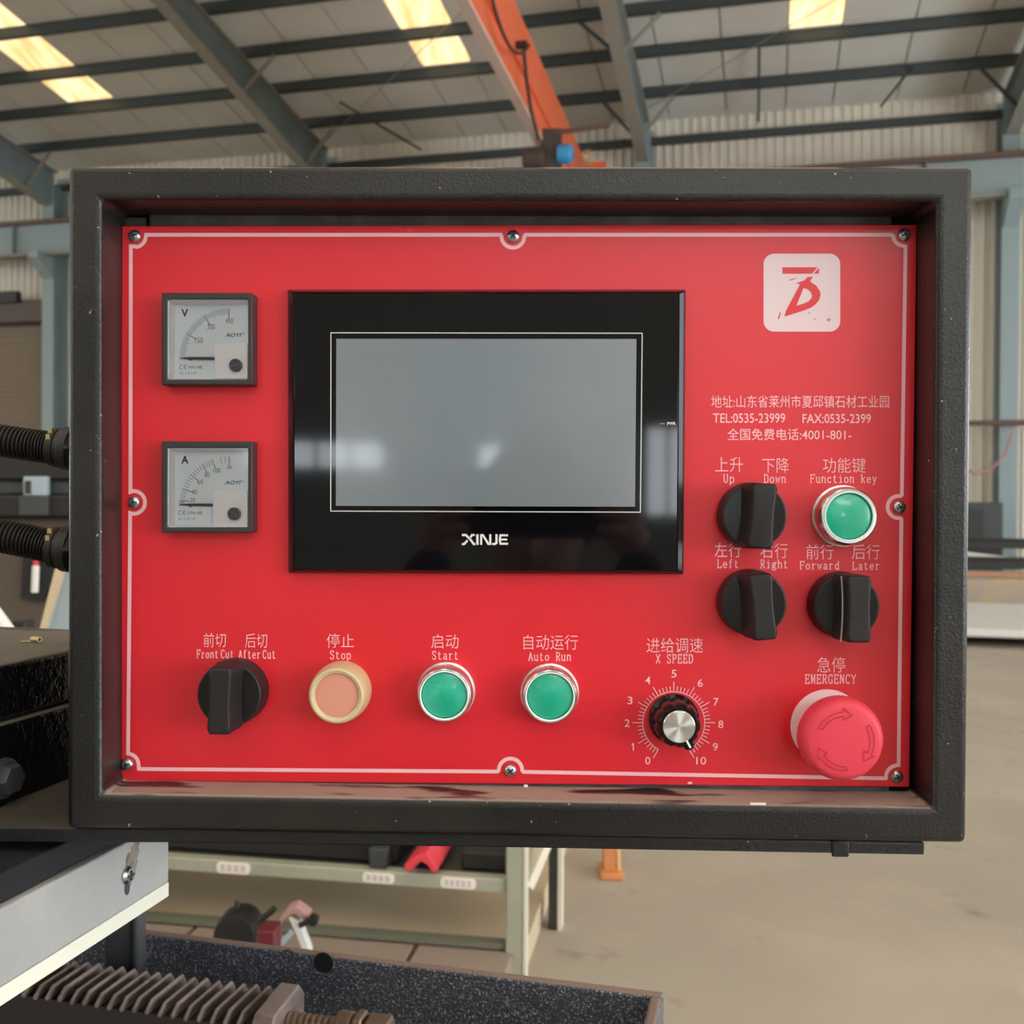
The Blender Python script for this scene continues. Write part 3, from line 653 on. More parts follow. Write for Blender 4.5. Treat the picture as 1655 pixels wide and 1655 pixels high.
# tan board behind the rack and brown slabs before it
b = MB(); b.hbox(a0[0] - 2.4, a0[0] + .045, vr + .055, vr + 1.9, .0, top2 - .02); tag(b.build('tan_board', yellow_board, None, bevel=.003), 'large tan board lying flat on the floor beneath the rack', 'board')
ux = hv(672, 1530, vr)[0]
for k, (p0, p1) in enumerate(((ux - .62, ux - .006), (ux + .006, a0[0] + .02), (ux - 1.26, ux - .632))):
    b = MB(); b.hbox(p0, p1, vr - .75, vr + .008, 0, top2 - .016); tag(b.build('floor_slab', brown_slab, None, bevel=.004), ['brown slab in front of the rack, left of the visible joint', 'brown slab in front of the rack by its legs', 'brown slab in front of the rack behind the black tray, leftmost'][k], 'slab', 'brown slabs in front of the rack')
# black disc (wheel cover) and pinkish tool beside it
dc = P(386, 1503, -1.95)
t = thing('wheel_cover', dc, 'round black wheel with a small stem seen under the cabinet', 'wheel')
b = MB(); rr = PR(35, -1.95); b.lathe([(rr * .9, .05), (rr, .03), (rr, -.03), (rr * .92, -.045), (rr * .3, -.05), (.001, -.05)], dc, Vector((0, 1, 0)), 40, cap0=True, cap1=False); b.build('disc', black_far, t)
b = MB(); b.tube([dc + Vector((-.005, 0, rr * .9)), dc + Vector((-.005, 0, rr * 1.33))], .006, 8); b.build('stem', rack_dark, t)
b = MB(); b.box(dc + Vector((0, .0, -rr - .15)), (.03, .03, .16)); b.box(dc + Vector((0, .02, -rr - .30)), (.12, .12, .01)); b.build('stand', black_far, t)
def PB(x, y, Y=1.8): return P(x, y, -Y)
t = thing('pink_clamp', PB(470, 1500), 'dusty pink jointed steel clamp with pale arm under the cabinet', 'clamp')
b = MB(); b.prism([PB(440, 1500), PB(466, 1468), PB(478, 1464), PB(500, 1480), PB(494, 1488), PB(474, 1478), PB(462, 1484), PB(448, 1506)], (0, .04, 0)); b.build('bent_jaw', pink_far, t, bevel=.003)
b = MB(); b.prism([PB(466, 1482), PB(484, 1492), PB(500, 1535), PB(530, 1780), PB(512, 1780), PB(488, 1535)], (0, .03, 0)); b.build('arm', stone_white, t, bevel=.002)
b = MB(); b.bar(PB(472, 1506), PB(444, 1536), .012, .012); b.build('rod', bluegrey_far, t)
b = MB(); b.tube([PB(420, 1488), PB(444, 1468)], .008, 8); b.tube([PB(484, 1496), PB(508, 1484)], .007, 8); b.build('grip', black_far, t)
b = MB(); b.lathe([(.001, 0), (.012, 0), (.012, .02), (.001, .02)], PB(508, 1484), Vector((0, -1, 0)), 12); b.build('knob', black_far, t)
b = MB(); q = P(435, 1518, -1.70); b.box(q, (.020, .03, .03)); b.box(Vector((q.x, q.y, (q.z - .03) / 2)), (.012, .02, (q.z - .03) / 2)); tag(b.build('red_block', mat('dark_red_paint', (.12, .01, .02), .5), None, bevel=.004), 'small dark red block between the black wheel and the pink clamp', 'block')
# orange stand leg on the floor
g = hz(988, 1417, 0)
t = thing('orange_trestle', H(*g), 'orange steel trestle leg on a flared foot on the floor', 'trestle')
og = H(*g); x_ = Vector((1, 0, 0)); pr = lambda n: n / F * (og.y - EYE.y)
b = MB(); b.prism([og + x_ * pr(-13), og + x_ * pr(10), og + x_ * pr(3) + Vector((0, 0, .55)), og + x_ * pr(-16) + Vector((0, 0, .55))], (0, .05, 0)); b.build('leg', orange_steel, t, bevel=.004)
b = MB(); b.prism([og + x_ * pr(10) + Vector((0, -.004, 0)), og + x_ * pr(16) + Vector((0, -.004, 0)), og + x_ * pr(8) + Vector((0, -.004, .55)), og + x_ * pr(3) + Vector((0, -.004, .55))], (0, .06, 0)); b.build('flange', orange_pale, t)
b = MB(); b.box(og + Vector((0, .02, .012)), (pr(19), .06, .012)); b.build('foot', orange_steel, t, bevel=.006)
b = MB(); b.box(og + Vector((.05, .3, .55)), (.12, .35, .03)); b.build('cross_beam', orange_steel, t)
b = MB(); b.box(og + x_ * pr(33) + Vector((0, .45, .13)), (pr(5), .03, .13)); b.build('leg', orange_pale, t)

U, V = U_, V_
# ================================================================== LEFT: MACHINE SEEN BESIDE THE CABINET
Yb = 3.2
t = thing('stone_machine', P(50, 900, -Yb), 'dark stone-working machine standing behind the conduits at the left edge', 'machine')
def bx(x0, y0, x1, y1, Y, d, nm, m, bev=.01):
    b = MB(); pbox(b, x0, y0, x1, y1, Y, d); return b.build(nm, m, t, bevel=bev)
bx(-400, 736, 300, 776, Yb, .5, 'top_beam', black_far)
bx(-400, 776, 300, 800, Yb + .02, .5, 'side_panel', dark_grey_far)
bx(-400, 800, 300, 836, Yb - .01, .5, 'lower_beam', black_far)
bx(37, 770, 75, 801, Yb - .03, .03, 'control_cover', bluegrey_far, .004)
bx(40, 777, 49, 798, Yb - .036, .01, 'indicator', rack_dark, .001)
bx(30, 801, 76, 833, Yb - .03, .03, 'gear_cover', dark_grey_far, .004)
bx(-400, 836, 140, 1300, Yb + .05, .4, 'base_panel', brown_far)
b = MB(); slab(b, [P(33, 968, -(Yb + .03)), P(68, 972, -(Yb + .03)), P(92, 925, -(Yb + .03)), P(92, 895, -(Yb + .03)), P(38, 888, -(Yb + .03))], .04); b.build('dark_slot', black_far, t)
b = MB(); q1 = P(56, 958, -(Yb)); q2 = P(58, 914, -(Yb)); b.tube([q1, q1.lerp(q2, .02), q2.lerp(q1, .02), q2], [.006, .013, .013, .008], 12); b.build('white_bottle', white_far, t)
b = MB(); b.tube([q2, q2 + Vector((0, 0, .018))], .009, 10); b.build('red_cap', red_steel, t)
b = MB(); Yp = 2.2; slab(b, [P(56, 1060, -Yp), P(200, 1060, -Yp), P(200, 890, -Yp), P(107, 890, -Yp)], .03); tag(b.build('leaning_panel', bluegrey_far, None, bevel=.004), 'pale blue-grey panel leaning in behind the cabinet, left side', 'panel')
b = MB(); slab(b, [P(90, 915, -Yp + .035), P(110, 880, -Yp + .035), P(114, 880, -Yp + .035), P(60, 1060, -Yp + .035), P(53, 1060, -Yp + .035)], .02); tag(b.build('tan_edge_strip', yellow_board), 'thin tan strip along the slanted edge of the leaning panel', 'strip')
b = MB(); q1 = P(-20, 975, -1.2); q2 = P(24, 1035, -1.2); b.tube([q1, q2], .012, 14); tag(b.build('white_pipe', white_far), 'short white pipe slanting behind the black casting, left edge', 'pipe')
b = MB(); q1 = P(36, 1012, -1.3); b.box(q1, (.014, .02, .010)); b.box(Vector((q1.x, q1.y, (q1.z - .01) / 2)), (.006, .02, (q1.z - .012) / 2)); tag(b.build('black_stake', black_far, None, bevel=.002), 'small black post head beyond the casting top, left edge', 'post')

# ================================================================== THE MACHINE BODY (hall-aligned) THAT CARRIES THE CABINET
def up_(d, py): return EYE.z - (py - 812) / F * d
# black casting beside the cabinet: right face on a line along the hall
cA = hz(107, 1050, EYE.z - .09); cB = hz(0, 1078, EYE.z - .09)
uu = (cA[0] + cB[0]) / 2; zt_ = EYE.z - .09
t = thing('black_casting', H(uu, .5, zt_ - .1), 'glossy black machine casting left of the cabinet with dusty top', 'machine casting')
vback = hz(50, 1014, zt_)[1]
z2 = hv(107, 1138, cA[1])[2]; z3 = EYE.z - .170
b = MB(); b.hbox(uu - .40, uu, .12, vback, z2 + .002, zt_); b.build('upper_block', black_gloss_metal, t, bevel=.0025, segs=3)
b = MB(); b.hbox(uu - .40, uu + .003, .12, vback + .02, z3, z2 + .001); b.build('lower_block', black_gloss_metal, t, bevel=.002, segs=3)
bc = H(*hv(3, 1262, .50)); bc = H(uu + .003, hz(0, 1260, EYE.z - .15)[1] , EYE.z - .148)
d_ = ray(4, 1258); tt = (uu + .003) / d_.dot(U); bc = EYE + d_ * tt
b = MB(); b.lathe([(.011, 0), (.011, .002), (.0095, .003)], bc, U, 30); b.lathe([(.0085, .003), (.0085, .007), (.0075, .0085)], bc, U, 6); b.build('hex_bolt', dark_grey_far, t)
# brass ferrule lying on the casting
fc = H(*hz(58, 1034, zt_ + .002))
t = thing('brass_ferrule', fc, 'tiny brass ferrule lying on top of the black casting', 'ferrule')
b = MB(); b.lathe([(.0012, -.003), (.0019, -.003), (.0019, .003), (.0012, .003)], fc + Vector((0, 0, .0003)), (.95, -.3, 0), 16, cap0=False, cap1=False); b.build('tube', brass, t)
b = MB(); b.tube([fc + Vector((-.002, 0, -.001)), fc + Vector((-.010, .001, -.0014))], .0005, 6); b.build('tail', brass, t)
# bracket plate under the cabinet
zp1 = P(700, 1362, .0)[2]; 
t = thing('bracket_plate', P(700, 1375, .02), 'flat black bracket plate running under the cabinet', 'bracket')
PH = .021
q = [P(-60, 1362, PH), P(274, 1362, PH), P(820, 1370, PH), P(1494, 1382, PH)]; ptop = [P(-60, 1338, PH), P(274, 1339, PH), P(820, 1350, PH), P(1495, 1362, PH)]
b = MB()
b.prism([q[0], q[1], q[2], q[3], ptop[3], ptop[2], ptop[1], ptop[0]], (0, .16, 0)); b.build('plate', plate_black, t, bevel=.0008)
b = MB(); qq = P(1357, 1377, PH - .001); b.box(qq + Vector((0, -.001, .002)), (.0042, .001, .004)); b.build('weld_tab', plate_black, t, bevel=.0008)

# grey channel coming towards us at lower left
de = .62
zc1 = EYE.z - (1425 - 812) / F * de; zc0 = EYE.z - (1449 - 812) / F * de; ztp = EYE.z - (1326 - 812) / F * de
eu, ev, _ = hz(273, 1425, zc1)
t = thing('grey_channel', H(eu, ev - .1, zc0), 'grey painted steel channel cover pointing towards us at the lower left', 'channel')
b = MB(); b.hbox(eu - .0025, eu, .10, ev, zc1, ztp); b.hbox(eu - .02, eu - .0005, .10, ev, ztp - .003, ztp); b.build('cover', channel_grey, t, bevel=.0022, segs=3)
b = MB(); b.hbox(eu - .02, eu - .0002, .10, ev + .0005, zc0, zc1 - .0002); b.build('edge_strip', channel_lip, t, bevel=.0006)
d_ = ray(205, 1414); sc = EYE + d_ * (eu / d_.dot(U))
b = MB(); b.lathe([(.0050, 0), (.0050, .0012), (.0036, .0026), (.0001, .0030)], sc, U, 28, cap1=False); s_ = b.build('screw', steel, t)
b = MB(); c_ = sc + U * .0030; b.box(c_, (.0004, .0028, .0005), U, V, Vector((0, 0, 1))); b.box(c_, (.0004, .0005, .0028), U, V, Vector((0, 0, 1))); b.build('cross_slot', slot_dark, s_)
b = MB(); so = sc + Vector((0, 0, -.0075)) + U * .0002
b.prism([so + V * (.0022 * math.cos(a)) + Vector((0, 0, (.0038 if math.sin(a) < 0 else .0060) * math.sin(a))) for a in [k * math.pi / 12 for k in range(24)]], U * .0003); b.build('slot_hole', slot_dark, t)
b = MB(); random.seed(3)
so = sc + Vector((0, 0, .006)) + U * .0001
b.prism([so + V * ((.004 + .0035 * random.random()) * math.cos(a) + .0045 + .004 * math.sin(a)) + Vector((0, 0, (.008 + .006 * random.random()) * math.sin(a))) for a in [k * math.pi / 16 for k in range(32)]], U * .0001); b.build('rust_stain', rust_stain, t)
# black trunking that fills behind the channel
b = MB(); b.hbox(eu - .5, eu - .004, .10, ev + .3, ztp + .0003, zp1 - .001); tag(b.build('black_trunking', mat('matt_navy_black', (.008, .008, .013), .7), None, bevel=.001), 'matt black trunking above the grey channel, lower left', 'trunking')
b = MB(); a_ = P(240, 1480, -.30); b.box(a_ + Vector((-.02, 0, 0)), (.012, .01, .06)); b.box(a_ + Vector((-.006, -.004, 0)), (.0025, .01, .06)); tag(b.build('black_post', dark_grey_far, None, bevel=.002), 'short dark post behind the end of the grey channel', 'post')

# hammered tray across the bottom
zr = EYE.z - .37
r0 = hz(190, 1503, zr); r1 = hz(1075, 1594, zr); vt = (r0[1] + r1[1]) / 2; ue = r1[0]
t = thing('hammered_tray', H(0, vt, zr - .2), 'dark hammered steel tray with a dusty rim across the bottom', 'tray')
b = MB(); b.hbox(-1.1, ue, vt - .010, vt, zr - .16, zr); b.build('back_wall', hammertone, t, bevel=.002, segs=3)
b = MB(); b.hbox(ue - .010, ue, .40, vt - .008, zr - .16, zr - .0005); b.build('end_wall', hammertone, t, bevel=.003, segs=3)
b = MB(); b.hbox(-1.1, ue, .40, vt, zr - .18, zr - .16); b.build('tray_floor', mat('black_tray_floor', (.012, .010, .012), .5), t)
d_ = ray(523, 1556); hp = EYE + d_ * ((vt - .010) / d_.dot(V))
b = MB(); b.lathe([(.0085, 0), (.0085, .0004)], hp, -V, 24, cap0=True); b.build('hole', black_far, t)
d_ = ray(466, 1545); hp = EYE + d_ * ((vt - .010) / d_.dot(V))
b = MB(); b.lathe([(.006, 0), (.006, .0004)], hp, -V, 20, cap0=True); b.build('plugged_hole', hammertone, t)

# toothed steel rack with thread and nuts
zk = EYE.z - .36
k0 = hz(145, 1553, zk); k1 = hz(463, 1590, zk); f0 = hz(66, 1602, zk)
vK1 = (k0[1] + k1[1]) / 2; vK0 = f0[1]; n_ = 17; pitch = (k1[0] - k0[0]) / (n_ - 1)
t = thing('toothed_bar', H(k0[0], vK0, zk - .03), 'rust-brown toothed steel bar in the tray, lower left', 'toothed bar')
tooth0 = None
for i in range(-3, n_ - 1):
    u = k0[0] + i * pitch
    if tooth0 is None:
        b = MB(); w2 = pitch * .17
        pr_ = [(vK0 + .003, -.009), (vK0 + .002, -.006), (vK0 + .010, 0), (vK1 - .004, 0), (vK1, -.006), (vK1, -.009)]
        vs = [H(u + (-w2 if z_ > -.01 else -w2 * 1.25), v_, zk + z_) for v_, z_ in pr_] + [H(u + (w2 * .6 if z_ > -.01 else w2), v_, zk + z_) for v_, z_ in pr_]
        k = len(pr_); b.add(vs, [tuple(range(k)), tuple(range(k, 2 * k))[::-1]] + [(j, j + k, (j + 1) % k + k, (j + 1) % k) for j in range(k)])
        tooth0 = b.build('tooth', rack_steel, t, bevel=.0012); base_u = u
    else:
        o = tooth0.copy(); COL.objects.link(o); o.parent = t; o.location = tooth0.location + U * (u - base_u) + Vector((0, 0, random.uniform(-.0006, .0006)))
b = MB(); b.hbox(k0[0] - .1, k0[0] + (n_ - 2) * pitch + .006, vK0 + .006, vK1 - .001, zk - .06, zk - .0085); b.build('bar_body', mat('dark_bar_steel', (.035, .028, .028), .5), t)  # body coloured darker than the teeth above it
ux0 = k0[0] + (n_ - 1) * pitch
b = MB(); b.prism([H(ux0, vK0 - .006, zk - .034), H(ux0, vK0 - .006, zk - .016), H(ux0, vK0 + .006, zk + .002), H(ux0, vK1 - .008, zk + .006), H(ux0, vK1, zk - .004), H(ux0, vK1, zk - .034)], U * .016); b.build('end_block', rack_steel, t, bevel=.0015)
rc = H(*hv(510, 1655, (vK0 + vK1) / 2)); rz_ = rc.z; rv = (vK0 + vK1) / 2
pth = []; rr = []; uA = ux0 + .012; uB = hv(548, 1655, rv)[0]; N = 80
for i in range(N):
    pth.append(H(uA + (uB + .05 - uA) * i / N, rv, rz_)); rr.append(.0066 if i % 4 < 2 else .0058)
b = MB(); b.tube(pth, rr, 14); b.build('threaded_rod', nut_steel, t)
for k, (xa, xb, rad) in enumerate(((545, 572, .0115), (574, 590, .0135), (594, 632, .0125))):
    c0_ = hv(xa, 1655, rv)[0]; c1_ = hv(xb, 1655, rv)[0]
    b = MB(); b.lathe([(rad * .85, 0), (rad, .0015), (rad, c1_ - c0_ - .0015), (rad * .85, c1_ - c0_)], H(c0_, rv, rz_), U, 6 if k else 28, cap0=True); b.build('nut', nut_steel, t, bevel=.0005)

# ================================================================== CONTROL CABINET
HF = .0264
cab = thing('control_cabinet', P(835, 1340, 0), 'black hammer-finished steel control cabinet with a deep front frame', 'cabinet')
O = [P(107, 1340, HF), P(1563, 1364, HF), P(1574, 268, HF), P(109, 267, HF)]
I = [P(163, 1284, HF), P(1509, 1307, HF), P(1515, 324, HF), P(162, 321, HF)]
back_d = .12
b = MB(); n = Vector((0, 1, 0))
inn = [p + n * (HF + .004) for p in I]; out = [p + n * (HF + back_d) for p in O]
vs = O + I + inn + out
fs = []
for i in range(4):
    j = (i + 1) % 4
    fs += [(i, j, 4 + j, 4 + i), (4 + i, 4 + j, 8 + j, 8 + i), (i, 12 + i, 12 + j, j)]
fs += [(12, 13, 14, 15)]
b.add(vs, fs); fr = b.build('front_frame', frame_paint, cab, bevel=.0032, segs=4)
tag(fr, 'black hammered frame with dust on the lower ledge')
# flange plate behind the red face, and dark interior
b = MB(); slab(b, [P(234, 1283, -.0025), P(1437, 1292, -.0025), P(1441, 346, -.0025), P(241, 343, -.0025)], .002); b.build('flange_plate', flange_paint, cab, bevel=.0004)
b = MB(); slab(b, [P(190, 1290, -.0065), P(1500, 1300, -.0065), P(1500, 340, -.0065), P(190, 340, -.0065)], .003); b.build('inner_back', mat('dark_interior', (.006, .006, .006), .8), cab)
b = MB(); slab(b, [P(194, 380, -.004), P(236, 380, -.004), P(236, 352, -.004), P(194, 352, -.004)], .001); b.build('corner_tab', flange_paint, cab)
# dust ledge bits
b = MB(); random.seed(5)
for (x, y, sx) in ((1225, 1301, 12), (850, 1272, 3), (1000, 1330, 5)):
    q = P(x, y, HF - .002); b.box(q + Vector((0, 0, .0006)), (PR(sx), .0006, .0005))
b.build('debris', label_pale, cab)

# ---- red face plate
face = thing('red_faceplate', P(832, 1268, 0), 'red printed control faceplate with pale border and lettering', 'faceplate')
b = MB(); slab(b, [P(193, 1262, 0), P(1470, 1272, 0), P(1482, 363, 0), P(197, 365, 0)], .0025); b.build('plate', red_face, face, bevel=.0004)
HP = .00012
BW = 7.4
path = []
def notch(cx, cy, r, a0, a1): return arc(cx, cy, r, a0, a1, 12)
path += notch(218, 382, 18.5, -90, 8)[1:]
path = [(212, 399)] + arc(218, 382, 19, -65, 5, 10)[0:] ; path = [(211.5, 398), (217, 398)] + arc(218, 382, 17.5, -80, -5, 8) + [(236, 379.5)]
path += [(809, 379.5)] + [(x, y) for x, y in arc(829, 382, 18.5, 180, 360, 14)] + [(849.5, 379.5)]
path += [(1441, 379.5)] + arc(1461, 380, 17.5, 185, 262, 8) + [(1463.5, 398.5)]
path += [(1457.5, 800)] + arc(1452.5, 819.5, 18, 82, 278, 14) + [(1456.8, 839)]
path += [(1452.3, 1236.5), (1447, 1237)] + arc(1449.5, 1255, 17.5, 100, 185, 8) + [(1431.5, 1258)]
path += [(846, 1247.5)] + arc(825, 1245, 19, 0, 180, 14) + [(804, 1247)]
path += [(224.5, 1242.8)] + arc(206, 1236, 18, 0, 82, 8) + [(207, 1218)]
path += [(210.5, 829)] + arc(216, 812, 18.5, -92, 92, 14) + [(210.8, 795)]
flat(ribbon(path, BW * .82, closed=True), HP, 'border_line', pink_print, face)
# logo
def rrect(x0, y0, x1, y1, r, n=6):
    return arc(x1 - r, y0 + r, r, 0, 90, n) + arc(x0 + r, y0 + r, r, 90, 180, n) + arc(x0 + r, y1 - r, r, 180, 270, n) + arc(x1 - r, y1 - r, r, 270, 360, n)
lg = flat([rrect(1234, 410, 1358, 536, 17)], HP, 'emblem_tile', pale_print, face); tag(lg, 'pale pink rounded emblem tile')
q4 = lambda pts: [(1120 + x / 4.1375, 380 + y / 4.1375) for x, y in pts]
emb = [q4([(598, 215), (832, 215), (797, 258), (598, 258)]), q4([(843, 218), (843, 258), (808, 258)])]
outer = [(688, 322), (745, 303), (765, 280), (803, 277), (783, 310), (825, 338), (850, 375), (853, 400), (843, 435), (820, 463), (790, 485), (740, 505), (612, 545), (625, 500), (716, 330)]
inner = [(738, 355), (765, 360), (788, 380), (797, 405), (790, 425), (770, 445), (740, 458), (692, 472), (700, 445)]
emb += [q4(p) for p in ([(688, 322), (745, 303), (765, 280), (803, 277), (783, 310), (760, 330), (738, 355), (716, 328)],
        [(716, 328), (738, 355), (692, 472), (612, 545), (625, 500)], [(612, 545), (692, 472), (740, 458), (770, 445), (820, 463), (790, 485), (740, 505)],
        [(770, 445), (790, 425), (797, 405), (853, 400), (843, 435), (820, 463)], [(797, 405), (788, 380), (765, 360), (783, 310), (825, 338), (850, 375), (853, 400)], [(783, 310), (765, 360), (738, 355), (760, 330)],
        [(642, 300), (690, 284), (690, 289), (646, 305)], [(567, 562), (580, 518), (588, 516), (576, 560)], [(800, 559), (825, 560), (825, 564), (806, 563)],
        [(768, 518), (782, 518), (780, 524), (772, 524)], [(896, 560), (918, 556), (918, 560), (899, 564)], [(914, 534), (918, 534), (918, 540), (914, 540)], [(897, 564), (902, 564), (906, 576), (900, 576)], [(902, 573), (918, 572), (920, 562), (914, 562), (912, 568), (902, 570)])]
flat(emb, HP * 2, 'emblem', red_face, face)
# address lines
TT = lambda s, x0, y0, x1, y1, off=0: text(s, x0, y0, x1, y1, HP, pink_print, face, offset=off)
TT('地址:山东省莱州市夏邱镇石材工业园', 1149.5, 639, 1437, 659, 0)
TT('TEL:0535-23999', 1152.5, 668, 1269, 683.5, .006)
TT('FAX:0535-2399', 1297, 669, 1407.5, 684, .006)
TT('全国免费电话:4001-801-', 1175.5, 692.5, 1376, 711.5, .004)
for s, x0, y0, x1, y1 in (('上升', 1156, 739, 1201, 763), ('下降', 1232, 740, 1275, 764), ('功能键', 1330, 740, 1399, 764), ('左行', 1155, 877, 1198, 901), ('右行', 1229, 878, 1273, 902),
                          ('前行', 1303, 880, 1347, 904), ('后行', 1377, 880, 1422, 904), ('前切', 329, 1023, 365, 1046), ('后切', 396, 1024, 432, 1047), ('停止', 528, 1024, 572, 1047), ('启动', 697, 1025, 741, 1048),
                          ('自动运行', 846, 1026, 934, 1050), ('进给调速', 1045, 1031, 1136, 1055), ('急停', 1321, 1062, 1366, 1087)):
    TT(s, x0, y0, x1, y1, 0 if '左' in s else -.006)
for s, x0, x1, yb, yc in (('Up', 1169, 1187, 780, 767), ('Down', 1234.5, 1270.5, 780, 767), ('Function key', 1309.5, 1417, 780, 767), ('Left', 1159, 1194, 917.5, 904.5), ('Right', 1229, 1273.5, 918, 905),
                          ('Forward', 1292.5, 1356.5, 920, 907.5), ('Later', 1377.5, 1422, 920.5, 908), ('Front', 318, 353, 1063.5, 1050.5), ('Cut', 357, 378, 1063.5, 1050.5), ('After', 385.5, 421, 1064, 1051), ('Cut', 424.5, 445.5, 1064, 1051),
                          ('Stop', 533, 567.5, 1065, 1052), ('Start', 698, 741, 1065.5, 1052.5), ('Auto Run', 854, 923, 1067.5, 1054.5), ('X SPEED', 1060, 1120, 1071.5, 1058), ('EMERGENCY', 1301, 1383.5, 1104.5, 1090.5)):
    roman(s, x0, x1, yb, yc, HP, pink_print, face)
# speed scale
ox, oy = 1089, 1168
ticks = []
for i in range(51):
    a = math.radians(240 - 300 * i / 50); L_ = 66 if i % 5 == 0 else 59
    if i % 5 == 0: L_ = 66.5
    ticks += ribbon([(ox + 50 * math.cos(a), oy - 50 * math.sin(a)), (ox + L_ * math.cos(a), oy - L_ * math.sin(a))], 1.3)
ticks += ribbon(arc(ox, oy, 50, 240, -60, 60), 1.2)
flat(ticks, HP, 'speed_scale', pink_print, face)
for s, x, y in (('0', 205, 703), ('1', 132, 635), ('2', 103, 517), ('3', 117, 405), ('4', 206, 305), ('5', 335, 272), ('6', 465, 318), ('7', 543, 412), ('8', 567, 523), ('9', 540, 635), ('10', 470, 703)):
    cx_, cy_ = 980 + x / 3.065, 1000 + y / 3.065
    if s == '1':
        flat(ribbon([(cx_ - 2.4, cy_ - 3.4), (cx_ + .6, cy_ - 5.6)], 1.4) + ribbon([(cx_ + .6, cy_ - 6.2), (cx_ + .6, cy_ + 6.2)], 1.6), HP, 'lettering', pink_print, face); continue
    hw = 8 if s == '10' else (2.0 if s == '1' else 4.1)
    TT(s, cx_ - hw, cy_ - 6.2, cx_ + hw, cy_ + 6.2, .004)
flat([arc(1337, 1173.5, 59.5, 0, 360, 48)[:-1]], HP, 'emergency_ring_print', pale_print, face)
# a peeled bit of the print at the lower edge
flat([[(1112, 1264), (1118, 1263), (1119, 1267), (1111, 1267)]], HP, 'print_scrap', pink_print, face)
# screws
def screw(x, y, ang, r=10.2):
    c = P(x, y, 0); R_ = PR(r); b = MB()
    b.lathe([(R_, 0), (R_, .0006), (R_ * .9, .0013), (R_ * .6, .0019), (R_ * .25, .0022), (.00001, .0023)], c, (0, -1, 0), 32, cap1=False); s = b.build('screw', steel, face)
    b = MB(); X = Vector((math.cos(ang), 0, math.sin(ang))); Z = Vector((-math.sin(ang), 0, math.cos(ang)))
    b.box(c + Vector((0, -.00235, 0)), (R_ * .58, .0002, R_ * .13), X, Vector((0, 1, 0)), Z); b.box(c + Vector((0, -.00235, 0)), (R_ * .13, .0002, R_ * .58), X, Vector((0, 1, 0)), Z); b.build('cross_slot', slot_dark, s)
for a in ((218, 382, .2), (829.5, 382.5, .75), (1461, 380, .4), (217.5, 812, .1), (1453, 819.5, .6), (206, 1235, .5), (825, 1245, .7), (1449, 1255, .3)): screw(*a)

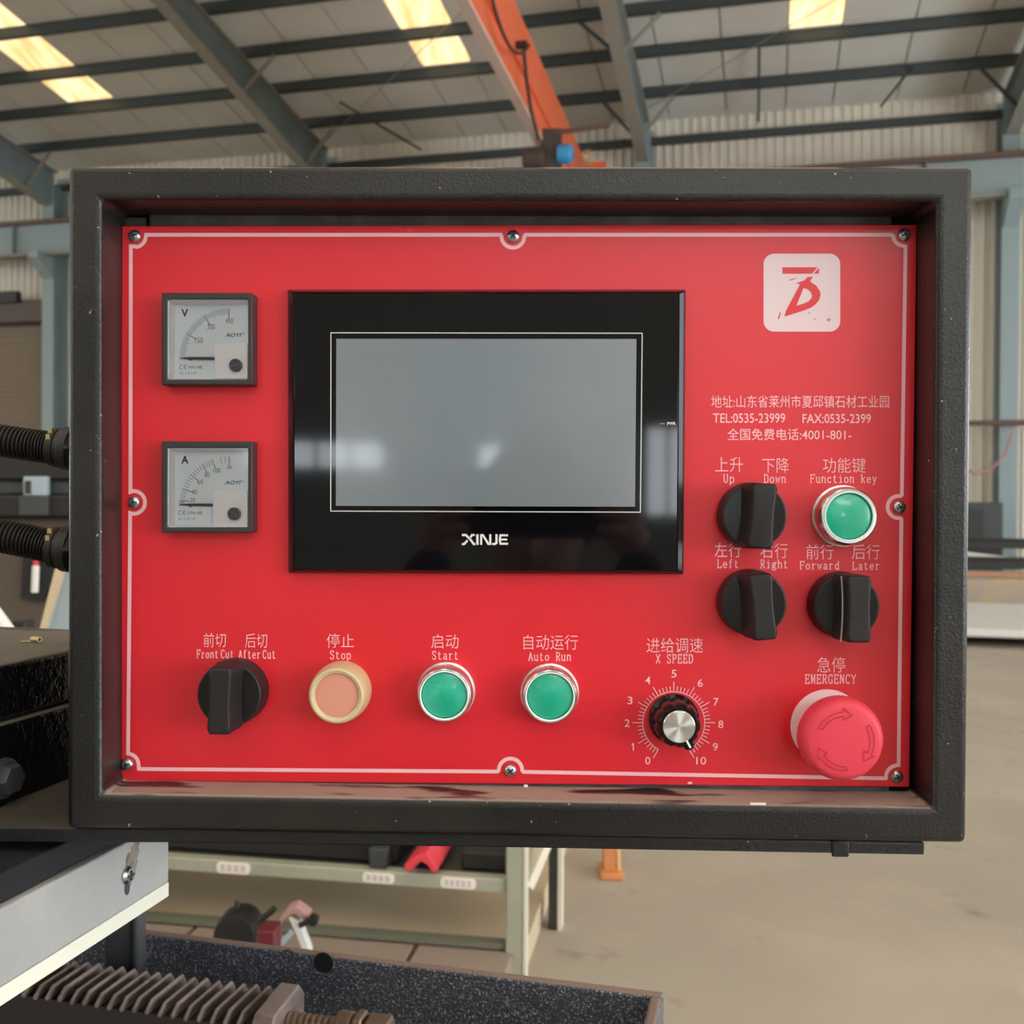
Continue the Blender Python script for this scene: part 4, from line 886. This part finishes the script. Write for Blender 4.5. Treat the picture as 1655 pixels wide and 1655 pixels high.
# ---- meters
def quad_px(x0, y0, x1, y1): return [(x0, y1), (x1, y1), (x1, y0), (x0, y0)]
def meter(x0, y0, x1, y1, scale, label, name):
    hF = .0098; wx0, wy0, wx1, wy1 = x0 + 10, y0 + 11, x1 - 7.5, y1 - 9
    t = thing(name, P((x0 + x1) / 2, y1, 0), label, 'meter')
    O_ = [P(a, c, hF) for a, c in quad_px(x0, y0, x1, y1)]; I_ = [P(a, c, hF) for a, c in quad_px(wx0, wy0, wx1, wy1)]
    n_ = Vector((0, 1, 0)); b = MB(); vs = O_ + I_ + [p + n_ * hF for p in O_] + [p + n_ * .0045 for p in I_]
    fs = []
    for i in range(4):
        j = (i + 1) % 4; fs += [(i, j, 4 + j, 4 + i), (i, 8 + i, 8 + j, j), (4 + i, 4 + j, 12 + j, 12 + i)]
    b.add(vs, fs); b.build('bezel', meter_black, t, bevel=.0006)
    # white dish walls sloping down to the dial card
    hd = hF - .0065
    Iw = [p + n_ * .0006 for p in I_]; c_ = sum((p for p in I_), Vector()) / 4
    D_ = [Vector((c_.x + (p.x - c_.x) * .93, -hd, c_.z + (p.z - c_.z) * .94)) for p in I_]
    b = MB(); b.add(Iw + D_, [(i, (i + 1) % 4, 4 + (i + 1) % 4, 4 + i) for i in range(4)]); b.build('dish_rim', white_plastic, t, fix=False)
    b = MB(); b.prism(D_, (0, .001, 0)); b.build('dial', dial_white, t)
    hh = hd + .0001
    K = 3.6
    def q(x, y): return (200 + x / K, 440 + y / K)
    dy = 0 if scale == 'V' else 0
    if scale == 'V':
        px_, py_ = q(612, 500); rx, ry = 287 / K, 288 / K
        tk = []
        for i in range(46):
            a = math.radians(180 - 2 * i); big = i % 15 == 0; mid = i % 5 == 0
            r0 = (.76 if big else .86 if mid else .89)
            tk += ribbon([(px_ + rx * r0 * math.cos(a), py_ - ry * r0 * math.sin(a)), (px_ + rx * math.cos(a), py_ - ry * math.sin(a))], 1.3 if big else .7)
        flat(tk, hh, 'scale_marks', print_grey, t)
        txt = [('V', 335, 215, 375, 260, .03), ('150', 415, 380, 460, 412, 0), ('300', 487, 300, 530, 332, 0), ('450', 592, 267, 637, 298, 0)]
        y_n = 501; lo = 0; brand = (590, 352, 700, 377); ce = (326, 540, 370, 563, 378, 543, 484, 562, 'HN-48', 326, 575, 428, 594)
        cap = (527, 410); scr = (650, 540)
    else:
        px_, py_ = q(613, 1356); rx, ry = 290 / K, 285 / K
        tk = []
        marks = [0, 6, 20, 39, 56.6, 70]
        for mi in range(5):
            for s_ in range(5):
                a = marks[mi] + (marks[mi + 1] - marks[mi]) * s_ / 5; big = s_ == 0
                r0 = .80 if big else .89; A = math.radians(180 - a)
                tk += ribbon([(px_ + rx * r0 * math.cos(A), py_ - ry * r0 * math.sin(A)), (px_ + rx * math.cos(A), py_ - ry * math.sin(A))], 1.2 if big else .75)
        for a, big in ((70, 1), (80, 0), (85, 0), (90, 1)):
            A = math.radians(180 - a); r0 = .80 if big else .86
            tk += ribbon([(px_ + rx * r0 * math.cos(A), py_ - ry * r0 * math.sin(A)), (px_ + rx * math.cos(A), py_ - ry * math.sin(A))], 1.2 if big else .75)
        flat(tk, hh, 'scale_marks', print_grey, t)
        txt = [('A', 335, 1068, 377, 1113, .03), ('20', 385, 1312, 415, 1338, 0), ('40', 393, 1265, 426, 1292, 0), ('60', 430, 1206, 461, 1235, 0), ('80', 470, 1165, 500, 1193, 0), ('100', 520, 1140, 562, 1168, 0), ('200', 600, 1127, 630, 1144, .01)]
        y_n = 1354; brand = (586, 1211, 697, 1235); ce = (318, 1387, 362, 1411, 372, 1390, 484, 1410, 'HN-48', 318, 1424, 420, 1442)
        cap = (518, 1272); scr = (641, 1405)
    for s_, a, c, d, e, of in txt:
        A = q(a, c); D = q(d, e); text(s_, A[0], A[1], D[0], D[1], hh, print_grey if s_ not in 'VA' else print_black, t, offset=of)
    # brand word in wide slanting strokes
    A = q(brand[0], brand[1]); D = q(brand[2], brand[3]); text('AOYI', A[0], A[1] + .5, D[0] - 4, D[1], hh, print_black, t, offset=.015, shear=.3); text('®', D[0] - 3.2, A[1] - .5, D[0] + .6, A[1] + 3.2, hh, print_grey, t)
    A = q(ce[0], ce[1]); D = q(ce[2], ce[3]); rr_ = (D[1] - A[1]) / 2
    flat(ribbon(arc(A[0] + rr_, (A[1] + D[1]) / 2, rr_, 60, 300, 10), .9) + ribbon(arc(A[0] + rr_ * 3.1, (A[1] + D[1]) / 2, rr_, 60, 300, 10), .9) + ribbon([(A[0] + rr_ * 2.2, (A[1] + D[1]) / 2), (A[0] + rr_ * 3.4, (A[1] + D[1]) / 2)], .9), hh, 'conformity_mark', print_grey, t)
    A = q(ce[4], ce[5]); D = q(ce[6], ce[7]); text(ce[8], A[0], A[1], D[0] - 8, D[1], hh, print_grey, t)
    A = q(ce[9], ce[10]); D = q(ce[11], ce[12]); text('Ω~1.5⊥☆', A[0], A[1], D[0], D[1], hh, print_grey, t)
    # needle
    n0 = q(320, y_n - 2); n1 = q(375, y_n - 8); n2 = q(540, y_n - 8); n3 = q(540, y_n + 9); n4 = q(375, y_n + 6)
    b = MB(); b.prism([P(x, y, hh + .0008) for x, y in (n0, n1, n2, n3, n4)], (0, .0004, 0)); b.build('needle', print_black, t)
    A = q(388, y_n + 6); b = MB(); b.prism([P(A[0] + 2.2 * math.cos(k), A[1] + 2.5 * math.sin(k), hh + .0001) for k in [i * .5236 for i in range(12)]], (0, .00005, 0)); b.build('zero_mark', print_grey, t)
    # white movement cover with adjuster
    c0 = q(*cap); r_ = 9; hc_ = hF - .0022
    pts = [(wx1 - 1.0, c0[1])] + arc(c0[0] + r_, c0[1] + r_, r_, 90, 180, 8) + [(c0[0], wy1 - 1), (wx1 - 1.0, wy1 - 1)]
    b = MB(); b.prism([P(x, y, hc_) for x, y in pts], (0, .004, 0)); b.build('movement_cover', white_plastic, t, bevel=.0003)
    sc_ = q(*scr); cc = P(sc_[0], sc_[1], hF - .0004)
    b = MB(); R_ = PR(10); b.lathe([(R_, -.0018), (R_, .0004), (R_ * .9, .0008)], cc, (0, -1, 0), 28); a_ = b.build('adjuster_screw', meter_black, t)
    an = -.7 if scale == 'A' else .3
    b = MB(); b.box(cc + Vector((0, -.00085, 0)), (R_ * .8, .0001, R_ * .13), Vector((math.cos(an), 0, math.sin(an))), Vector((0, 1, 0)), Vector((-math.sin(an), 0, math.cos(an)))); b.build('slot', slot_dark, a_)
    b = MB(); b.prism([p + n_ * .0009 for p in I_], (0, .0003, 0)); b.build('clear_cover', clear_cover, t)
    return t
meter(261, 473, 408, 622, 'V', 'square voltmeter with black bezel, V on its dial, above the ammeter', 'voltmeter')
meter(261, 713, 408, 861, 'A', 'square ammeter with black bezel, A on its dial, below the voltmeter', 'ammeter')

# ---- touch screen
t = thing('touch_screen', P(786, 927, 0), 'black framed touch screen with grey unlit display in the middle', 'touch screen')
hb = .0065
b = MB(); Ob = [(466, 926), (1105, 928), (1108.5, 468), (465, 468)]; Of = [(468, 925), (1104, 927), (1107, 469.5), (467, 469.5)]
A_ = [P(x, y, 0) for x, y in Ob]; B_ = [P(x, y, hb * .7) for x, y in Of]; C_ = [P(x, y, hb) for x, y in ((474, 921.5), (1095.5, 923), (1098.5, 472.5), (474, 472.5))]
b.add(A_ + B_ + C_, sum([[(i, (i + 1) % 4, 4 + (i + 1) % 4, 4 + i), (4 + i, 4 + (i + 1) % 4, 8 + (i + 1) % 4, 8 + i)] for i in range(4)], [])); b.build('rim', bezel_side, t, bevel=.0008, segs=3)
b = MB(); G_ = [P(x, y, hb + .0001) for x, y in ((475.5, 920.5), (1094, 922), (1097, 474), (475.5, 474))]; b.prism(G_, (0, .001, 0)); b.build('bezel_glass', bezel_gloss, t, bevel=.0002)
b = MB(); b.prism([P(x, y, hb + .0002) for x, y in ((542.7, 817.5), (1026.3, 819), (1028.7, 547.8), (543.5, 547.4))], (0, .0005, 0)); sp = b.build('display', screen_mat, t); tag(sp, 'grey unlit display')
flat(ribbon([(534.5, 826), (1035, 827.8), (1038, 538.6), (534.8, 537.8)], 1.4, closed=True), hb + .0003, 'outline', mat('white_line_ink', (.75, .77, .76), .5), t)
# maker's word, wide bold strokes
X0, X1, Y0, Y1 = 745, 822, 863.5, 880.5
wi = mat('silver_ink', (.72, .72, .74), .4)
def st(pts, wd=3.5): return ribbon([(X0 + a * (X1 - X0), Y1 - c * (Y1 - Y0)) for a, c in pts], wd)
flat(st([(.02, .93), (.10, .93), (.20, .5), (.27, .06), (.30, .06)], 3.6) + st([(.29, .93), (.23, .93), (.185, .58)], 3.4) + st([(.02, .07), (.07, .07), (.135, .42)], 3.4)
     + st([(.345, 1), (.345, 0)], 3.8) + st([(.425, 0), (.425, .92), (.46, .92), (.575, .08), (.615, .08), (.615, 1)], 3.4)
     + st([(.745, 1), (.745, .18), (.71, .08), (.655, .08)], 3.6) + st([(.99, .9), (.83, .9), (.815, .5), (.83, .10), (.99, .10)], 3.4) + st([(.83, .5), (.97, .5)], 3.0), hb + .0003, 'maker_word', wi, t)
text('PWR', 1078.5, 682, 1092, 686.8, hb + .0003, wi, t, offset=.03)
flat([[(1066, 686), (1074.5, 686), (1074.5, 683.4), (1066, 683.4)]], hb + .0003, 'power_indicator', print_grey, t)

# ---- push buttons
def button(cx, cy, label, rout=46.5, rin=36.5, hF=.0105, rim=chrome, lens=green_lens, cat='button', group=None, boot=False):
    c = P(cx, cy, hF); c.y = 0; R = PR(rout, hF); r = PR(rin, hF)
    t = thing('push_button', c, label, cat, group); n_ = (0, -1, 0); b = MB()
    if boot:
        b.lathe([(R * 1.05, 0), (R * 1.06, .003), (R * 1.04, hF * .55), (R * 1.0, hF * .82), (R * .95, hF * .97), (R * .88, hF), (r * 1.05, hF - .0006), (r, hF - .0016)], c, n_, 64, cap1=False); b.build('silicone_boot', rim, t)
        b = MB(); b.lathe([(r * 1.03, hF - .003), (r * 1.02, hF - .0018), (r * .5, hF - .0015), (.00001, hF - .0014)], c, n_, 48, cap1=False); b.build('lens', lens, t)
        return t
    b.lathe([(R * 1.05, 0), (R * 1.05, .002), (R * 1.0, .0022), (R * 1.0, hF * .62), (R * .97, hF * .85), (R * .93, hF * .9), (R * .93, hF), (R * .90, hF + .0004), (r * 1.08, hF + .0003), (r * 1.03, hF - .0004), (r * 1.0, hF - .0022)], c, n_, 64, cap1=False, cap0=False); b.build('chrome_ring', rim, t)
    b = MB(); b.lathe([(r * 1.10, hF + .00035), (r * 1.07, hF + .0008), (r * 1.035, hF + .0005), (r * 1.03, hF - .0006)], c, n_, 56, cap1=False); b.build('inner_ring', white_plastic, t)
    b = MB(); b.lathe([(r * 1.01, hF - .003), (r * 1.0, hF - .0010), (r * .9, hF - .0005), (.00001, hF - .0003)], c, n_, 48, cap1=False); b.build('lens', lens, t)
    return t
button(1372.5, 834.5, 'green push button in a chrome ring under the words Function key', 48, 36.5, .0125)
button(718, 1124, 'green push button in a chrome ring under the word Start', 46, 36.5, .0135)
button(889, 1126, 'green push button in a chrome ring under the words Auto Run', 46, 36.5, .0125)
button(543.5, 1125, 'faded pink push button in a cream silicone boot under the word Stop', 47, 35.5, .0165, cream_boot, pink_lens, boot=True)

# ---- rotary selector switches
def selector(cx, cy, label, hx, tilt, htop, hbot, wd=40, hD=.0125, hH=.0255, chip=False, seam=False):
    # cx, cy: centre of the disc front; hx: centre of the grip top in x
    c = P(cx, cy, hD); c.y = 0; R = PR(54.4, hD)
    t = thing('selector_switch', c, label, 'switch', None); n_ = (0, -1, 0)
    b = MB(); b.lathe([(R * .99, 0), (R * 1.0, .001), (R * .98, hD * .8), (R * .955, hD * .97), (R * .92, hD)], c, n_, 64); b.build('base_disc', knob_black, t)
    b = MB(); b.lathe([(R * .915, hD - .0005), (R * .90, hD + .0001), (R * .5, hD + .0002), (.0001, hD + .0002)], c, n_, 56, cap1=False); b.build('face_ring', knob_gloss, t)
    # grip: waisted bar, wide flat top, rounded ends
    N = 14; tp = P(hx, htop, hH); bt = P(hx, hbot, hH); ctr = (tp + bt) / 2; hl = (tp - bt).length / 2; w_ = PR(wd, hH) / 2
    ax = Vector((math.sin(tilt), 0, math.cos(tilt))); sd = Vector((math.cos(tilt), 0, -math.sin(tilt)))
    base_c = Vector((c.x, -hD, c.z))
    def ring(level):
        pts = []
        k, wk, lk, cc = {0: (0, 1.25, 1.00, base_c), 1: (.5, 1.06, 1.0, base_c.lerp(ctr, .5)), 2: (.93, 1.0, 1.0, ctr + Vector((0, .0012, 0))), 3: (1, .86, .955, ctr)}[level]
        for i in range(N + 1):
            s_ = -1 + 2 * i / N; e = .86 + .14 * s_ * s_; e *= (1 if abs(s_) < .99 else .80)
            pts.append(cc + ax * hl * lk * s_ + sd * w_ * wk * e)
        for i in range(N, -1, -1):
            s_ = -1 + 2 * i / N; e = .86 + .14 * s_ * s_; e *= (1 if abs(s_) < .99 else .80)
            pts.append(cc + ax * hl * lk * s_ - sd * w_ * wk * e)
        return pts
    rs = [ring(i) for i in range(4)]; k = len(rs[0]); vs = sum(rs, []); fs = [tuple(3 * k + i for i in range(k))]
    for j in range(3): fs += [(j * k + i, j * k + (i + 1) % k, (j + 1) * k + (i + 1) % k, (j + 1) * k + i) for i in range(k)]
    b = MB(); b.add(vs, fs, True); g_ = b.build('grip', knob_black, t, bevel=.0005, segs=2, angle=50)
    if chip:
        b = MB(); q = ctr + ax * hl * .86 + Vector((0, -.0001, 0)); b.prism([q + sd * a + ax * d for a, d in ((-.002, -.0012), (0, .0012), (.0022, .0004), (.0035, -.0006), (.001, -.001), (-.001, -.003))], (0, -.0002, 0)); tag(b.build('chipped_mark', black_far, t), 'dark chip at the upper end of the grip')
    if seam:
        b = MB(); pts = [base_c.lerp(ctr, .85) + ax * hl * s_ * .98 - sd * (w_ * (.98 + .12 * s_ * s_) + .0012) for s_ in [-1 + i / 8 for i in range(17)]]
        b.tube(pts, .00035, 6); tag(b.build('grip_ridge', mat('pale_grey_ridge', (.25, .25, .24), .4), t), 'pale ridge along the grip')  # thin pale line along the ridge beside the grip
    return t
selector(1219.5, 833.5, 'black selector switch between Up and Down, upper one at the right', 1233.5, .07, 781, 887, 43)
selector(1219, 976, 'black selector switch between Left and Right with a chipped grip', 1234, -.09, 928, 1035, 41, chip=True)
selector(1369, 980, 'black selector switch between Forward and Later with a pale grip ridge', 1389.5, 0, 931, 1039, 42, seam=True)
selector(370, 1123, 'black selector switch under Front Cut and After Cut, lower left', 354, .02, 1080, 1188, 41, hD=.0145, hH=.0270)

# ---- speed knob
hK = .020; c = P(1094, 1168, .008); c = P(1097.5, 1174.5, hK); c.y = 0
t = thing('speed_knob', c, 'small black fluted knob with a silver cap on the 0 to 10 scale', 'knob')
Rk = PR(36, hK)
def flute(th, i): return 1 if i < 2 or i > 5 else 1 - .075 * max(0, math.cos(th * 9)) ** 2
b = MB(); b.lathe([(Rk * 1.16, 0), (Rk * 1.16, .0025), (Rk * 1.04, .004), (Rk * 1.06, .0045), (Rk * 1.02, hK * .75), (Rk * .97, hK * .93), (Rk * .86, hK), (Rk * .74, hK)], c, (0, -1, 0), 108, cap1=True, rfun=flute); b.build('knob_body', knob_gloss, t)
b = MB(); rc_ = PR(26, hK); b.lathe([(rc_, hK - .0004), (rc_, hK + .0003), (rc_ * .96, hK + .0006), (.00001, hK + .0006)], c, (0, -1, 0), 64, cap1=False); b.build('silver_cap', cap_alu, t)
an = math.radians(-61); X = Vector((math.cos(an), 0, math.sin(an))); Z = Vector((-math.sin(an), 0, math.cos(an)))
b = MB(); b.box(c + X * PR(32, hK) + Vector((0, -hK - .0002, 0)), (PR(6.5, hK), .0003, PR(1.6, hK)), X, Vector((0, 1, 0)), Z); b.build('pointer_line', white_plastic, t)
b = MB(); b.prism([c + X * a + Z * d + Vector((0, -hK * .55, 0)) for a, d in ((PR(30, hK), PR(10, hK)), (PR(38, hK), PR(9, hK)), (PR(43, hK), PR(3, hK)), (PR(43, hK), -PR(3, hK)), (PR(38, hK), -PR(9, hK)), (PR(30, hK), -PR(10, hK)))], (0, -hK * .42, 0)); b.build('pointer_nose', knob_gloss, t, bevel=.0006)

# ---- emergency stop
hE = .0285; c = P(1365, 1198, hE); c.y = 0; R = PR(68, hE)
t = thing('emergency_stop', c, 'large red mushroom emergency stop button with twist arrows', 'button')
def knurl(th, i): return 1 + (.006 * math.cos(th * 60) if 4 <= i <= 6 else 0)
b = MB(); b.lathe([(R * .70, 0), (R * .70, .004), (R * .70, .0138), (R * .93, .0145), (R * .97, .0165), (R * 1.0, .0185), (R * .995, .0225), (R * .955, .0258), (R * .88, .0280), (R * .80, hE), (R * .5, hE + .0003), (.00001, hE + .0004)], c, (0, -1, 0), 240, cap1=False, rfun=knurl); b.build('mushroom_cap', estop_red, t, angle=60)
ecx, ecy = 1366, 1198.5
qE = lambda x, y: (980 + x / 3.065, 1000 + y / 3.065)
ar = []
for k in range(3):
    a0 = 155 - 120 * k; ra = 44
    a1 = a0 - 62
    w1 = 1.3
    ar += ribbon(arc(ecx, ecy, ra + 3.4, a0, a1, 14), w1) + ribbon(arc(ecx, ecy, ra - 3.4, a0 - 3, a1, 14), w1)
    def pt(r_, a_): return (ecx + r_ * math.cos(math.radians(a_)), ecy - r_ * math.sin(math.radians(a_)))
    ar += ribbon([pt(ra + 3.4, a0), pt(ra - 3.4, a0 - 3)], w1)
    ar += ribbon([pt(ra + 3.4, a1), pt(ra + 9.5, a1), pt(ra, a1 - 19), pt(ra - 9.5, a1), pt(ra - 3.4, a1)], w1)
flat(ar, hE + .0006, 'twist_arrows', estop_line, t)

# ---- conduits entering the cabinet on the left
def conduit(y0, y1, ymid, rc, label, ycol0, ycol1):
    Yc = .035
    e0 = P(-140, y0 - 22, -Yc); e1 = P(0, y0, -Yc); e2 = P(86, y1, -Yc)
    t = thing('corrugated_conduit', e2, label, 'conduit', None)
    path = []; rr = []; N = 29
    for i in range(N * 8):
        f = i / (N * 8 - 1); p = e0.lerp(e1, min(1, f / .6)) if f < .6 else e1.lerp(e2, (f - .6) / .4)
        p = e0 * (1 - f) ** 2 + 2 * f * (1 - f) * (e1 + (e1 - (e0 + e2) / 2) * 1.0) + e2 * f * f
        path.append(p); rr.append(rc * (1 - .17 * (0.5 - .5 * math.cos(2 * math.pi * i / 8)) ** 1.6))
    b = MB(); b.tube(path, rr, 24); b.build('corrugated_tube', hose_black, t)
    d = (e2 - e1).normalized(); x0_ = P(84, (ycol0 + ycol1) / 2, -Yc)
    R2 = PR((ycol1 - ycol0) / 2, -Yc); dd = Vector((1, 0, -.10)).normalized()
    b = MB(); b.lathe([(R2 * .82, 0), (R2 * .9, .0008), (R2 * .9, .004), (R2 * .86, .0045), (R2 * .86, .0065), (R2 * .98, .007), (R2, .008), (R2, .012), (R2 * .9, .013)], x0_, dd, 36, cap0=True); b.build('collar', hose_black, t)
    b = MB(); b.lathe([(R2 * 1.08, .0), (R2 * 1.08, .012)], x0_ + dd * .012, dd, 6, cap0=True); b.build('gland_nut', knob_gloss, t, bevel=.0008)
    b = MB()
    for k in (0, 1): b.box(x0_ + Vector((.0025, -R2 * (.80 - .2 * k), R2 * (.42 + .28 * k))), (.0012, .0006, .0014))
    b.build('collar_mark', brass, t)
conduit(712, 724, 0, PR(27, -.035), 'upper black corrugated conduit entering the left side of the cabinet', 687, 758)
conduit(866, 884, 0, PR(28, -.035), 'lower black corrugated conduit entering the left side of the cabinet', 846, 922)

# ================================================================== THE PHOTOGRAPHER (seen only mirrored in the touch screen)
def skin_body(name, joints, edges, radii, material, parent, sub=2):
    org = wloc(parent); me = bpy.data.meshes.new(name); me.from_pydata([Vector(j) - org for j in joints], edges, [])
    o = bpy.data.objects.new(name, me); COL.objects.link(o); o.parent = parent; me.materials.append(material)
    sk_ = o.modifiers.new('skin', 'SKIN'); sk_.use_smooth_shade = True
    if not me.skin_vertices: me.attributes.new('skin', 'FLOAT', 'POINT') if False else None
    bm = bmesh.new(); bm.from_mesh(me); ly = bm.verts.layers.skin.verify(); bm.verts.ensure_lookup_table()
    for i, v in enumerate(bm.verts):
        r_ = radii[i]; v[ly].radius = r_ if isinstance(r_, tuple) else (r_, r_); v[ly].use_root = (i == 0)
    bm.to_mesh(me); bm.free()
    sb = o.modifiers.new('sub', 'SUBSURF'); sb.levels = sub; sb.render_levels = sub
    return o
ex = EYE.x
ph = thing('phone', Vector((ex, -.545, EYE.z - .04)), 'dark phone held up in both hands, mirrored in the screen', 'phone')
b = MB(); b.box((ex, -.5455, EYE.z), (.080, .0045, .037)); b.build('body', bezel_gloss, ph, bevel=.004, segs=3)
man = thing('person', Vector((ex, -1.0, 0)), 'kneeling person in a dark jacket photographing the cabinet, mirrored in the screen', 'person')
J = [(0, -1.0, .52), (0, -1.0, .72), (0, -.98, .95), (0, -.95, 1.04), (0, -.90, 1.10), (0, -.87, 1.17),
     (-.18, -.95, 1.01), (-.26, -.80, .86), (-.13, -.62, 1.12), (-.105, -.575, 1.20), (.18, -.95, 1.01), (.26, -.80, .86), (.13, -.62, 1.12), (.105, -.575, 1.20),
     (-.10, -1.0, .47), (-.14, -.93, .09), (-.13, -1.33, .07), (-.13, -1.42, .05), (.10, -1.0, .47), (.14, -.93, .09), (.13, -1.33, .07), (.13, -1.42, .05)]
J = [(x + ex, y, z) for x, y, z in J]
E_ = [(0, 1), (1, 2), (2, 3), (3, 4), (4, 5), (2, 6), (6, 7), (7, 8), (8, 9), (2, 10), (10, 11), (11, 12), (12, 13), (0, 14), (14, 15), (15, 16), (16, 17), (0, 18), (18, 19), (19, 20), (20, 21)]
R_ = [(.15, .11), (.15, .11), (.17, .12), (.07, .07), (.055, .055), (.055, .055), .065, .045, .032, .027, .065, .045, .032, .027, .09, .06, .045, .035, .09, .06, .045, .035]
skin_body('body', J, E_, R_, cloth_dark, man)
# head with brow, nose and chin; hair over the crown
hc_ = Vector((ex, -.845, 1.225)); b = MB(); vs = []; fs = []; NU, NV = 28, 20
for j in range(NV + 1):
    ph_ = math.pi * j / NV
    for i in range(NU):
        th = 2 * math.pi * i / NU; x = math.sin(ph_) * math.cos(th); y = math.sin(ph_) * math.sin(th); z = math.cos(ph_)
        px_ = x * .074; py_ = y * .094; pz_ = z * .112
        if z < 0: px_ *= 1 - .28 * (-z); py_ *= 1 - .12 * (-z)
        if y > .5:                                                     # the face looks along +y
            if abs(px_) < .014 and -.42 < z < .08: py_ += .022 * (1 - abs(px_) / .014) * (.4 + (-z + .08) * 1.6)
            if .012 < abs(px_) < .045 and -.02 < z < .16: py_ -= .007
            if abs(px_) < .03 and -.62 < z < -.5: py_ += .004
        vs.append(hc_ + Vector((px_, py_, pz_)))
for j in range(NV):
    for i in range(NU): fs.append((j * NU + i, j * NU + (i + 1) % NU, (j + 1) * NU + (i + 1) % NU, (j + 1) * NU + i))
b.add(vs, fs, True)
for sg in (-1, 1): b.lathe([(.001, 0), (.014, .002), (.018, .008), (.012, .012), (.001, .012)], hc_ + Vector((sg * .068, -.005, -.005)), (sg, .1, 0), 14, scale=(.8, 1.3))
b.build('head', skin_mat, man)
b = MB(); vs = []; fs = []
for j in range(11):
    ph_ = math.pi * .58 * j / 10
    for i in range(28):
        th = 2 * math.pi * i / 28; y = math.sin(ph_) * math.sin(th); k = 1.06
        cut = .72 if y > .35 else 1.0; p2 = ph_ * cut
        vs.append(hc_ + Vector((math.sin(p2) * math.cos(th) * .074 * k, math.sin(p2) * math.sin(th) * .094 * k, math.cos(p2) * .112 * k)))
for j in range(10):
    for i in range(28): fs.append((j * 28 + i, j * 28 + (i + 1) % 28, (j + 1) * 28 + (i + 1) % 28, (j + 1) * 28 + i))
b.add(vs, fs, True); b.build('hair', hair_mat, man)
for sg in (-1, 1):
    b = MB(); b.lathe([(.001, 0), (.010, .001), (.011, .006), (.001, .010)], hc_ + Vector((sg * .030, .072, .010)), (0, 1, 0), 12); b.build('eye', white_plastic, man)
    # hand: palm behind the phone's end, four fingers wrapped on the back, thumb on the screen side
    X0_ = ex + sg * .098; JJ = [(X0_ + sg * .008, -.582, EYE.z - .058), (X0_, -.566, EYE.z - .030), (X0_ - sg * .002, -.560, EYE.z - .004)]; RR = [(.020, .018), (.024, .014), (.020, .011)]; EE = [(0, 1), (1, 2)]
    for f_, (dz, ln) in enumerate(((.030, .92), (.010, 1.0), (-.010, .95), (-.028, .78))):
        n0_ = len(JJ); zf = EYE.z + dz
        JJ += [(X0_ - sg * .004, -.548, zf), (X0_ - sg * .016, -.5345, zf + .001), (X0_ - sg * (.016 + .022 * ln), -.5355, zf + .003)]
        RR += [.0085, .0078, .0065]; EE += [(1 if f_ > 1 else 2, n0_), (n0_, n0_ + 1), (n0_ + 1, n0_ + 2)]
    n0_ = len(JJ); JJ += [(X0_ - sg * .012, -.570, EYE.z - .034), (X0_ - sg * .030, -.562, EYE.z - .022), (X0_ - sg * .046, -.5585, EYE.z - .010)]; RR += [.011, .009, .0075]; EE += [(0, n0_), (n0_, n0_ + 1), (n0_ + 1, n0_ + 2)]
    skin_body('hand', JJ, EE, RR, skin_mat, man, 1)
